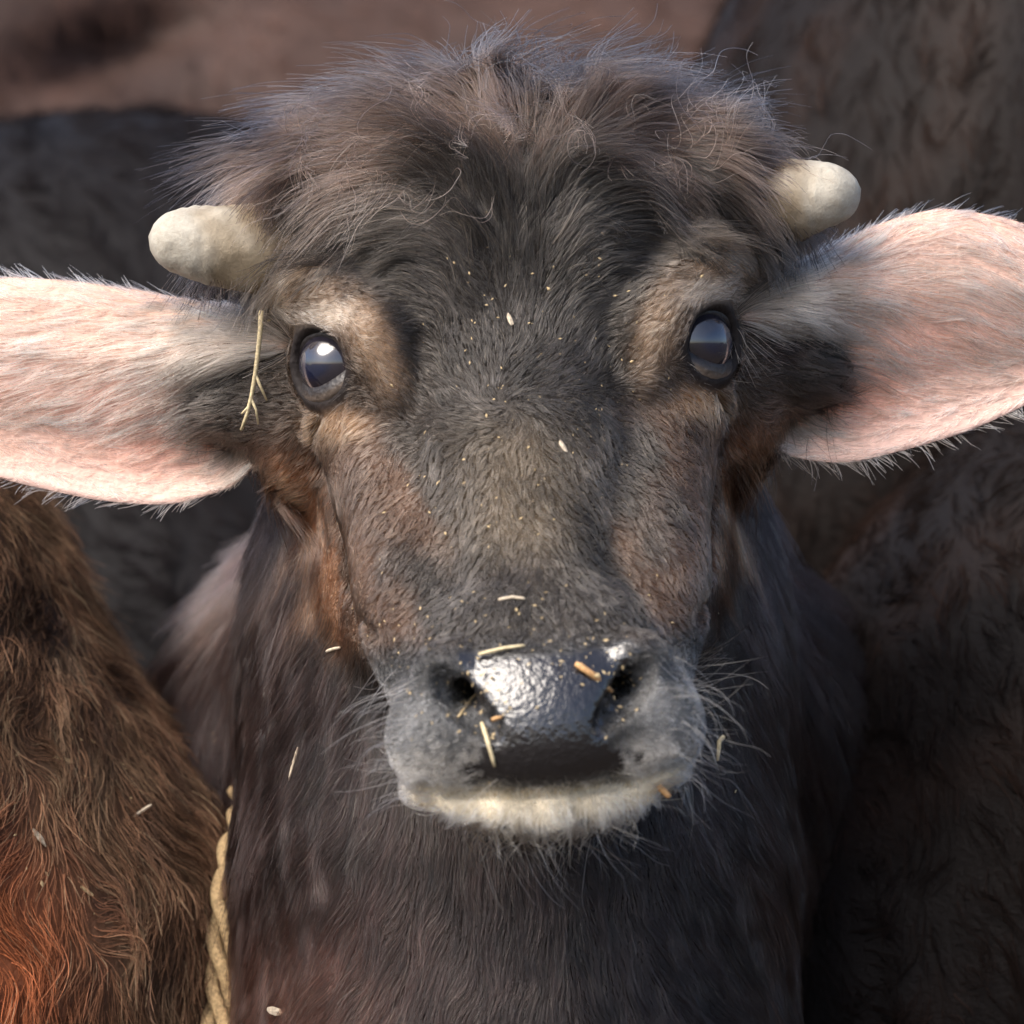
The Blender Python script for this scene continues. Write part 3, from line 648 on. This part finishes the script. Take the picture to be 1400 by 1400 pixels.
# whiskers
def w_wh(c, n):
    u, v, w = invH(c); au = np.abs(u)
    return in_view(c, n) * ((v > 640) & (w > 180) & (v < 720)) + 1.4 * in_view(c, n) * ((au > 150) & (v > 420) & (v < 620) & (w > 200)) + 0.5 * in_view(c, n) * ((au > 60) & (v > 575) & (v < 610) & (w > 300))
r_, T_, b_ = tri_sample(V0, Q0, 300 if not NOHAIR else 50, w_wh); n_ = normals_at(T_, b_); u, v, w = invH(r_)
def wh_flow(p, n):
    u, v, w = invH(p); return (np.sign(u) * sstep(60, 170, np.abs(u)))[:, None] * EU + np.where(v > 600, 1.0, 0.1)[:, None] * EV + 0.3 * EW
grow('whisker', calf, r_, n_, wh_flow, rng.uniform(35, 125, len(r_)) * S, 1.1, vary(np.tile([[0.42, 0.38, 0.33]], (len(r_), 1)), 0.4, 0.0), 0.00014, 8, 0, 0.01, 0.3, 0.05, 0.3, None, droop=0.4, tip_r=0.15)
# eyelashes
if True:
    rts, nms = [], []
    for s, ec, gz, A in EYES:
        for t in rng.uniform(0.15, 2.99, 46):
            a0 = unit(np.array([math.cos(t) * 0.88, math.sin(t) * 0.93, math.sqrt(max(0.05, 1 - (math.cos(t) * 0.88) ** 2 - (math.sin(t) * 0.93) ** 2))])); rts.append(H(*ec) + (a0 * 62 * fac(10)) @ A); nms.append(unit((a0 * np.array([1, 1.2, 0.9])) @ A))
    rts, nms = np.array(rts), np.array(nms)
    grow('eyelash', calf, rts, nms, lambda p, n: np.sign(p[:, 0:1]) * EU + 0.25 * EV + 0.3 * EW, rng.uniform(22, 46, len(rts)) * S, 0.8, vary(np.tile([[0.05, 0.04, 0.035]], (len(rts), 1)), 0.4, 0.3, (0.4, 0.36, 0.3)), 0.00011, 6, 0, 0.01, 0.1, 0.05, 0.15, None, droop=0.5, tip_r=0.2)
# ear hair
for off_, E_, sgn in earinfo:
    Ve, Qe, n0, sg0, tg0 = E_; Ne = vnormals(Ve, Qe); front = Qe[(Qe < n0).all(1)]; back = Qe[(Qe >= n0).all(1)]
    sgr, tgr = sg0[:n0].reshape(46, 30), tg0[:n0].reshape(46, 30); G = Ve[:n0].reshape(46, 30, 3)
    tS = unit(np.gradient(G, axis=0)).reshape(-1, 3); tT = unit(np.gradient(G, axis=1)).reshape(-1, 3); tS = np.r_[tS, tS]; tT = np.r_[tT, tT]
    for nm, F_, cnt in (('ear_hair', front, 14000), ('ear_back_hair', back, 9000), ('ear_fringe', front, 420)):
        wt = None
        if nm == 'ear_hair': tri_s = np.r_[sg0[F_[:, [0, 1, 2]]].mean(1), sg0[F_[:, [0, 2, 3]]].mean(1)]; wt = lambda c, n, t=tri_s: 0.7 + 2.2 * sstep(0.4, 0.1, t)
        if nm == 'ear_fringe':
            tc_ = tg0[F_].mean(1); sc_ = sg0[F_].mean(1); m = (np.abs(tc_) > 0.93) & (sc_ > 0.12); F_ = F_[m]
        r_, T_, b_ = tri_sample(Ve, F_, cnt if not NOHAIR else 50, wt); n_ = unit(sum(Ne[T_[:, j]] * b_[:, j:j + 1] for j in range(3)))
        sg_ = (sg0[T_] * b_).sum(1); tg_ = (tg0[T_] * b_).sum(1); fs = sum(tS[T_[:, j]] * b_[:, j:j + 1] for j in range(3)); ft = sum(tT[T_[:, j]] * b_[:, j:j + 1] for j in range(3))
        if nm == 'ear_fringe':
            d0 = fs * 0.8 + ft * np.sign(tg_)[:, None] * 0.9; ln = rng.uniform(12, 46, len(r_)); lf = 0.15 + 0.2 * rng.random(len(r_))
        else:
            a = np.interp(tg_, [-1, -0.5, 0.1, 0.5, 1], [-0.05, 0.35, 0.5, 0.1, -0.2]); d0 = fs + ft * a[:, None]
            ln = np.interp(tg_, [-1, -0.4, 0.3, 0.6, 1], [40, 80, 66, 42, 32]); lf = 0.15
        col = ear_colour(sg_, tg_, sgn, r_) if nm != 'ear_back_hair' else np.tile([[0.07, 0.05, 0.042]], (len(r_), 1))
        if nm == 'ear_hair': col = col * 1.35; ln = ln * (1 + 0.5 * sstep(0.35, 0.15, sg_) * sstep(0.3, 0.7, tg_))
        grow(nm, calf, r_, n_, lambda p, n, d0=d0: d0, ln * S, lf, vary(col, 0.3, 0.22, (0.26, 0.165, 0.10)), 0.00016, 6, 0.75, 0.008, 0.12, 0.04, 0.11, None, M_PALEHAIR if nm != 'ear_back_hair' else None, ctint=0.6)

# ================================================================== THE OTHER ANIMALS
def buffalo(name, label, loc, heading, scale, col, hair_len, hair_n, hair_r, group=None, hair_col=None, shag=0.5, hmat=None, pale=0.0, ctint=0.15, flip=1, fold=False, wclump=0.02, lift=0.3):
    """a standing buffalo, local x forwards; body one mesh, with horns and eyes; coat where it can be seen"""
    root = thing(name, label, 'buffalo', loc, group); hs = 0.016 * scale
    f = Field(np.arange(-1.0, 1.35, 0.016), np.arange(-0.42, 0.42, 0.016), np.arange(-0.02, 1.5, 0.016))
    f.ell((-0.05, 0, 0.86), (0.62, 0.27, 0.30), k=0.05); f.ell((0.38, 0, 0.90), (0.28, 0.23, 0.32), k=0.1); f.ell((-0.52, 0, 0.90), (0.26, 0.24, 0.27), k=0.1)
    f.ell((-0.05, 0, 0.76), (0.46, 0.28, 0.24), k=0.1)
    f.cone((0.5, 0, 0.98), (0.86, 0, 1.10), 0.20, 0.14, 0.1); f.cone((0.86, 0, 1.14), (1.12, 0, 0.93), 0.115, 0.075, 0.05); f.ell((1.14, 0, 0.90), (0.08, 0.075, 0.07), k=0.03)
    for s in (-1, 1):
        f.chain([(0.42, s * 0.15, 0.75), (0.40, s * 0.15, 0.42), (0.42, s * 0.15, 0.1), (0.44, s * 0.15, 0.03)], [0.13, 0.07, 0.045, 0.06], 0.05)
        f.chain([(-0.58, s * 0.15, 0.80), (-0.48, s * 0.16, 0.52), (-0.62, s * 0.15, 0.36), (-0.58, s * 0.15, 0.09), (-0.56, s * 0.15, 0.03)], [0.17, 0.10, 0.055, 0.045, 0.06], 0.06)
        f.ell((0.88, s * 0.19, 1.13), (0.035, 0.12, 0.06), k=0.02)
    f.chain([(-0.76, 0, 1.0), (-0.84, 0.0, 0.85), (-0.82, 0, 0.45)], [0.04, 0.03, 0.02], 0.03)
    V, Q = f.mesh(); V = smooth(V, Q, 3)
    if fold:   # skin folds behind the elbow and along the flank
        x, z = V[:, 0], V[:, 2]; V = V.copy()
        for (fx, fz, ang, L, dpt) in ((0.248, 1.062, -0.41, 0.05, 0.045), (0.12, 0.98, 0.5, 0.10, 0.02), (0.22, 0.92, 0.9, 0.14, 0.018), (-0.3, 0.9, -0.7, 0.2, 0.015)):
            a = (x - fx) * math.cos(ang) + (z - fz) * math.sin(ang); bq = -(x - fx) * math.sin(ang) + (z - fz) * math.cos(ang)
            V[:, 1] -= np.sign(V[:, 1]) * dpt * np.exp(-(bq / 0.018) ** 2 - (a / L) ** 2) * (np.abs(V[:, 1]) > 0.1)
    c, s = math.cos(heading), math.sin(heading); R = np.array([[c, -s, 0], [s, c, 0], [0, 0, 1]])
    toW = lambda q: (np.asarray(q) * scale) @ R.T + np.array(loc)
    Vl = V; V = toW(V); b = mesh_obj('body', V, Q, M_HIDE, root)
    cfun = hair_col or (lambda p: np.tile(np.array([col]), (len(p), 1)))
    vattr(b, 'col', cfun(V) * 0.6); vattr(b, 'wet', np.zeros(len(V)), 'FLOAT')
    for sd in (-1, 1):
        sv, sf = uv_sphere(20, 12); e = mesh_obj('eye', toW(sv * 0.024 + np.array([0.96, sd * 0.088, 1.10])), sf, M_EYE, root); vattr(e, 'col', np.tile([[0.02, 0.012, 0.008]], (len(sv), 1)))
        pth = [np.array(q) for q in ((0.84, sd * 0.08, 1.22), (0.80, sd * 0.17, 1.24), (0.74, sd * 0.24, 1.27), (0.68, sd * 0.26, 1.32))]; V2 = []; nr = 14
        for i, q in enumerate(pth):
            d = unit(pth[min(i + 1, 3)] - pth[max(i - 1, 0)]); a = unit(np.cross(d, [0, 0, 1])); bb = np.cross(d, a)
            for j in range(nr): V2.append(q + (a * math.cos(2 * math.pi * j / nr) + bb * math.sin(2 * math.pi * j / nr)) * [0.035, 0.028, 0.018, 0.004][i])
        F2 = [(i * nr + j, i * nr + (j + 1) % nr, (i + 1) * nr + (j + 1) % nr, (i + 1) * nr + j) for i in range(3) for j in range(nr)]
        hn = mesh_obj('horn', toW(np.array(V2)), F2, M_HORN, root); vattr(hn, 'col', np.tile([[0.05, 0.045, 0.04]], (len(V2), 1)))
    Nn = vnormals(V, Q)
    r_, T_, b_ = tri_sample(V, Q, hair_n if not NOHAIR else 50, lambda cc, nn: in_view(cc, nn, margin=450)); n_ = unit(sum(Nn[T_[:, j]] * b_[:, j:j + 1] for j in range(3)))
    fd = R @ np.array([-1.0, 0, -0.55]); fl = lambda p, n: np.tile(fd, (len(p), 1)) + np.array([0, 0, -0.5])
    grow('coat', root, r_, n_, fl, hair_len, lift, vary(cfun(r_), 0.35, pale, (0.3, 0.22, 0.14)), hair_r, 7, 0.75, wclump, shag, 0.05, 0.25, None, hmat, droop=0.3, ctint=ctint)
    return root, V, Q
gn = Noise(0.10, 10, 2, 31); gn2 = Noise(0.03, 10, 2, 32)
def col_left(p):
    X, Y, W = invP(p); c = np.tile(np.array([[0.105, 0.057, 0.034]]), (len(p), 1)); c = lay(c, sstep(0.2, 1.0, gn2(p)[:, 0]) * 0.6, (0.05, 0.032, 0.024)); c = lay(c, sstep(0.3, 1.2, gn2(p)[:, 1]) * 0.5, (0.2, 0.13, 0.08))
    return lay(c, blob(X, Y, -30, 1320, 140, 190, 0, 1.5) * 0.9, (0.28, 0.085, 0.035))
def col_flank(p):
    c = np.tile(np.array([[0.072, 0.041, 0.033]]), (len(p), 1)); c = lay(c, sstep(0, 1.2, gn(p)[:, 0]) * 0.5, (0.115, 0.068, 0.055)); return lay(c, sstep(0, 1.2, gn(p)[:, 1]) * 0.5, (0.045, 0.03, 0.027))
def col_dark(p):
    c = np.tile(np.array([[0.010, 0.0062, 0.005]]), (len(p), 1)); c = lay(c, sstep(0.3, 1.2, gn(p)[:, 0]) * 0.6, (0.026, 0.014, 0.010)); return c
AH = math.radians
A_root, AV, AQ = buffalo('buffalo', 'shaggy matted brown buffalo with a rusty patch, its rump beside the calf under the ear', (-0.447, 0.67, 0), AH(97), 0.885, (0.1, 0.06, 0.04), 0.024, 170000, 0.00017, None, col_left, 0.55, hmat=M_DULL, pale=0.06, ctint=0.6, wclump=0.012, lift=0.3)
buffalo('buffalo', 'large pinkish brown buffalo standing broadside behind the calf, only its flank showing', (0.05, 1.25, 0), AH(178), 1.12, (0.12, 0.08, 0.065), 0.02, 50000, 0.0003, None, col_flank, 0.4, hmat=M_DULL, fold=True)
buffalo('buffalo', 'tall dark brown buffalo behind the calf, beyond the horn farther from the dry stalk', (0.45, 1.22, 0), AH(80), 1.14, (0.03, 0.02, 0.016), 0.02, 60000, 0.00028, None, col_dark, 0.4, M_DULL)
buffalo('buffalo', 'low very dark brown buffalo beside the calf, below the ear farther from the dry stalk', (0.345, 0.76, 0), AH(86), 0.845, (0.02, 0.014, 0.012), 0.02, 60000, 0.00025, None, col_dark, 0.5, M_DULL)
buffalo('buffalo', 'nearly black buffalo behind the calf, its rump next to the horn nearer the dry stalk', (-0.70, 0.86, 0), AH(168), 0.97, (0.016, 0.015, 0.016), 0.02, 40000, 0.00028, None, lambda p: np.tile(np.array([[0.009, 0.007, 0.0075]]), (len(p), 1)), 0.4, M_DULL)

# ================================================================== ROPE, STRAW AND CHAFF
bvh_left = BVHTree.FromPolygons([Vector(v) for v in AV], [tuple(q) for q in AQ.tolist()])
def cast_any(X, Y):
    o = Vector((0, -D, ZC)); d = (Vector(P(X, Y, 0)) - o).normalized(); best = None
    for b in (bvh, bvh_left):
        h = b.ray_cast(o, d)
        if h[0] is not None and (best is None or h[3] < best[3]): best = h
    return (np.array(best[0]), np.array(best[1])) if best else (None, None)

def tube(name, pts, rads, mat, parent=None, nr=8):
    pts = [np.asarray(p, float) for p in pts]; V = []; n = len(pts); up = None
    for i in range(n):
        d = unit(pts[min(i + 1, n - 1)] - pts[max(i - 1, 0)])
        if up is None: up = np.array([0, 1, 0.3])
        a = unit(np.cross(d, up)); b = np.cross(a, d); up = b
        for j in range(nr):
            q = 2 * math.pi * j / nr; V.append(pts[i] + (a * math.cos(q) + b * math.sin(q)) * rads[i])
    F = [(i * nr + j, i * nr + (j + 1) % nr, (i + 1) * nr + (j + 1) % nr, (i + 1) * nr + j) for i in range(n - 1) for j in range(nr)]
    F += [tuple(range(nr))[::-1], tuple(range((n - 1) * nr, n * nr))]
    return mesh_obj(name, V, F, mat, parent)

# rope round the neck: three twisted strands
def rope():
    M_ROPE = simple('jute_rope', (0.29, 0.20, 0.10), 0.9, 0.6, 700, 0.4)
    keys = [(0, 1720), (45, 1600), (70, 1500), (82, 1410), (86, 1290), (92, 1170), (112, 1080), (135, 880), (178, 600)]
    th = np.linspace(178, 0, 90); Y = np.interp(th, [k[0] for k in keys], [k[1] for k in keys]); c0 = np.array([0.0015, 0.105]); path = []
    for t, y in zip(th, Y):
        dr = np.array([-math.sin(math.radians(t)), -math.cos(math.radians(t))]); z = ZC + (700 - y) * S
        h = bvh.ray_cast(Vector((c0[0] + dr[0] * 0.5, c0[1] + dr[1] * 0.5, z)), Vector((-dr[0], -dr[1], 0)))
        if h[0] is None or (Vector(h[0]).xy - Vector(c0)).length > 0.128: continue
        path.append(np.array(h[0]) + np.array([dr[0], dr[1], 0]) * np.interp(y, [1090, 1230, 1400], [-0.006, 0.005, 0.007]))
    e = path[-1]
    for z in np.linspace(e[2] - 0.03, 0.02, 24): path.append(np.array([e[0] + 0.01 * math.sin(z * 9), e[1] - 0.006, z]))
    for k in range(1, 12): path.append(np.array([e[0] - 0.02 * k, e[1] - 0.006 - 0.03 * math.sin(k * 0.4), 0.012]))
    path = np.array(path)
    for _ in range(4): path[1:-1] = 0.25 * path[:-2] + 0.5 * path[1:-1] + 0.25 * path[2:]
    n = 900; seg = np.linalg.norm(np.diff(path, axis=0), axis=1); cum = np.r_[0, np.cumsum(seg)]; cl = path
    ss = np.linspace(0, cum[-1], n); q = np.stack([np.interp(ss, cum, cl[:, j]) for j in range(3)], 1)
    r = thing('neck_rope', 'twisted tan rope hanging down the side of the neck of the calf', 'rope', tuple(q[0]))
    tn = unit(np.gradient(q, axis=0)); out = unit(q - np.array([c0[0], c0[1], 0]) * [1, 1, 0] - np.stack([np.zeros(n), np.zeros(n), q[:, 2]], 1)); a = unit(np.cross(tn, out)); b = np.cross(a, tn)
    for k in range(3):
        ph = 2 * np.pi * (ss / (cum[-1] / round(cum[-1] / 0.062)) + k / 3)
        pts = q + (a * np.cos(ph)[:, None] + b * np.sin(ph)[:, None]) * 0.0040
        tube('strand', pts, [0.0033] * n, M_ROPE, r, 7)
rope()

def stalk(name, label, pts, wid, mat, flat=0.6, off=5, group=None, parent=None, depth=None):
    """a straw through photo pixels, lying on the coat it touches"""
    hit = [cast_any(*p) for p in pts]
    P3 = [h[0] + h[1] * off * S for h in hit if h[0] is not None]
    if len(P3) < 2: return None
    ys = np.array([q[1] for q in P3]); span = np.linalg.norm((P3[-1] - P3[0])[[0, 2]])
    if depth is not None or ys.max() - ys.min() > 1.5 * span:
        P3 = [P(x, y, depth if depth is not None else -ys.min() / S) for x, y in pts]
    P3 = np.array(P3); cen = P3.mean(0); d = unit(P3[-1] - P3[0])
    t = np.linspace(0, 1, 7); k = np.linspace(0, 1, len(P3)); q = np.stack([np.interp(t, k, P3[:, j]) for j in range(3)], 1)
    L_ = np.linalg.norm(P3[-1] - P3[0]); q = q + rng.normal(size=(1, 3)) * L_ * 0.015 * np.sin(t * np.pi)[:, None]
    rad = wid * 0.5 * S * np.array([0.75, 1, 0.95, 1, 0.9, 0.85, 0.6]) * rng.uniform(0.9, 1.1, 7)
    if name == 'straw_flake':
        nn_ = unit(np.mean([h[1] for h in hit if h[0] is not None], 0)); sd = unit(np.cross(nn_, d)); m_ = 9; ang = np.linspace(0, 2 * np.pi, m_, endpoint=False); rr_ = rng.uniform(0.65, 1.1, m_)
        ring = cen + np.outer(np.cos(ang) * rr_ * (L_ / 2 + wid * 0.2 * S), d) + np.outer(np.sin(ang) * rr_ * wid * 0.45 * S, sd) + np.outer(rng.uniform(-1, 1, m_) * wid * 0.12 * S, nn_)
        Vf = np.concatenate([ring, ring - nn_ * 0.0005, [cen + nn_ * wid * 0.15 * S, cen - nn_ * 0.0006]])
        Ff = [(k_, (k_ + 1) % m_, 2 * m_) for k_ in range(m_)] + [((k_ + 1) % m_ + m_, k_ + m_, 2 * m_ + 1) for k_ in range(m_)] + [(k_, k_ + m_, (k_ + 1) % m_ + m_, (k_ + 1) % m_) for k_ in range(m_)]
        o = mesh_obj(name, Vf, Ff, mat, parent, False)
    else: o = tube(name, q, rad, mat, parent, 6)
    if parent is None: tag(o, label, 'straw', group)
    return o
M_PALE = simple('pale_straw', (0.52, 0.43, 0.26), 0.5, 0.2, 900, 0.3); M_ORANGE = simple('orange_straw', (0.46, 0.26, 0.11), 0.55, 0.2, 900, 0.35); M_CHIP = simple('chaff_chip', (0.42, 0.35, 0.26), 0.7, 0.3, 900, 0.3)
for nm, lb, pts, wd, mt in (
    ('straw_stalk', 'pale straw lying across the top edge of the wet nose', [(655, 898), (690, 890), (718, 886)], 5.5, M_PALE),
    ('straw_stalk', 'thin straw slanting up out of the nostril above the stout straw', [(624, 984), (650, 955), (675, 928)], 4.5, M_STRAW),
    ('straw_stalk', 'short stout straw pointing down from nostril to upper lip', [(660, 990), (668, 1018), (678, 1046)], 6, M_PALE),
    ('straw_stalk', 'orange straw scrap on the nose beside the other nostril', [(786, 910), (808, 925), (832, 944)], 9, M_ORANGE),
    ('straw_stalk', 'small orange straw bit stuck on the wet nose pad', [(672, 984), (686, 980)], 6, M_ORANGE),
    ('straw_stalk', 'small whitish straw on the bridge above the nose', [(683, 823), (702, 820), (719, 822)], 5, M_CHIP),
    ('straw_stalk', 'short pale straw sticking out under the horn nearer the dry stalk', [(262, 406), (290, 394)], 4.5, M_CHIP),
    ('straw_stalk', 'bent pale straw caught in the whiskers beside the mouth', [(990, 1006), (983, 1014), (981, 1040)], 6, M_PALE),
    ('straw_stalk', 'thick orange straw chip at the corner of the mouth', [(900, 1074), (916, 1090)], 10, M_ORANGE),
    ('straw_flake', 'pale flake stuck low on the neck of the calf', [(367, 1380), (387, 1386)], 13, M_CHIP),
    ('straw_flake', 'tan husk flake in the hair high on the forehead', [(602, 262), (607, 277)], 11, M_CHIP),
    ('straw_flake', 'long tan flake in the crown hair above the horn farther from the dry stalk', [(948, 134), (975, 136), (1002, 141)], 9, M_STRAW),
    ('straw_flake', 'orange husk in dark hair beside the horn farther from the dry stalk', [(985, 268), (1003, 276)], 10, M_ORANGE),
    ('straw_flake', 'small tan chip below the long flake in the crown hair', [(1013, 156), (1020, 170)], 8, M_STRAW),
    ('straw_flake', 'whitish chip on the middle of the face below the eyes', [(764, 604), (773, 622)], 9, M_CHIP),
    ('straw_flake', 'whitish chip on the forehead between the eyes', [(694, 430), (701, 446)], 8, M_CHIP),
    ('straw_stalk', 'thin pale straw hanging on the dark neck beside the muzzle', [(412, 1022), (406, 1045), (399, 1068)], 4, M_CHIP),
    ('straw_stalk', 'small pale straw on the rusty jaw edge', [(450, 891), (469, 885)], 5, M_CHIP),
    ('straw_flake', 'pale flake above the rusty patch of the shaggy buffalo', [(43, 1134), (60, 1157)], 13, M_CHIP),
    ('straw_flake', 'tan flake lying in the matted brown coat of the shaggy buffalo', [(66, 1036), (102, 1046)], 10, M_STRAW),
    ('straw_stalk', 'short pale straw at the dark edge of the shaggy coat', [(183, 1116), (207, 1100)], 4.5, M_CHIP),
    ('straw_flake', 'tan flake low on the dark lower side of the shaggy buffalo', [(110, 1214), (126, 1226)], 9, M_STRAW)):
    stalk(nm, lb, pts, wd, mt, depth=250 if 'whiskers' in lb else None)
# branching dry stalk hanging before the ear
st = thing('dry_stalk', 'branching dry grass stalk hanging between the eye and the ear', 'stalk', tuple(P(340, 580, 0)))
wa = invP(cast_any(357, 428)[0])[2] + 26; wb = invP(cast_any(331, 585)[0])[2] + 30
sw = lambda Y: wa + (wb - wa) * (Y - 425) / 162
for nm, pts, wd in (('stem', [(357, 425), (356, 450), (353, 480), (349, 512), (344, 540), (338, 565), (330, 588)], 7.5), ('side_shoot', [(349, 512), (356, 528), (365, 548)], 5), ('side_shoot', [(343, 545), (350, 560), (353, 580)], 4.5), ('side_shoot', [(340, 556), (330, 566)], 4)):
    tube(nm, [P(x, y, sw(y)) for x, y in pts], np.linspace(wd, wd * 0.6, len(pts)) * 0.5 * S, M_PALE, st, 6)

# fine chaff dusted over the face: nobody could count it
def chaff():
    V, F = [], []
    def put(X, Y, size):
        h, n = cast_any(X, Y)
        if h is None: return
        c = h + n * rng.uniform(3, 8) * S; a = unit(np.cross(n, rng.normal(size=3))); b = np.cross(n, a); L_ = size * S * rng.uniform(0.4, 1.7); w_ = L_ * rng.uniform(0.25, 0.6); b0 = len(V)
        for q in ((-1, 0, 0), (0, 1, 0), (1, 0.1, 0), (0, -1, 0.1), (0, 0, 0.5)): V.append(c + a * q[0] * L_ + b * q[1] * w_ + n * q[2] * w_)
        F.extend([(b0, b0 + 3, b0 + 4), (b0 + 3, b0 + 2, b0 + 4), (b0 + 2, b0 + 1, b0 + 4), (b0 + 1, b0, b0 + 4), (b0, b0 + 1, b0 + 2, b0 + 3)])
    for cx, cy, sx, sy_, n, sz in ((720, 580, 80, 120, 70, 2.0), (860, 470, 50, 70, 30, 2.2), (740, 860, 120, 45, 70, 2.2), (650, 960, 35, 30, 60, 2.6), (835, 930, 25, 30, 40, 2.8), (745, 1085, 90, 8, 50, 2.6), (700, 300, 170, 110, 30, 2.4), (600, 700, 90, 90, 30, 2.2), (120, 1050, 90, 160, 40, 3.2), (560, 880, 40, 40, 20, 2.2)):
        for _ in range(n): put(rng.normal(cx, sx), rng.normal(cy, sy_), sz)
    o = mesh_obj('chaff', V, F, M_STRAW, smooth_shade=False); tag(o, 'fine tan chaff dusted over the face of the calf', 'chaff', kind='stuff')
chaff()
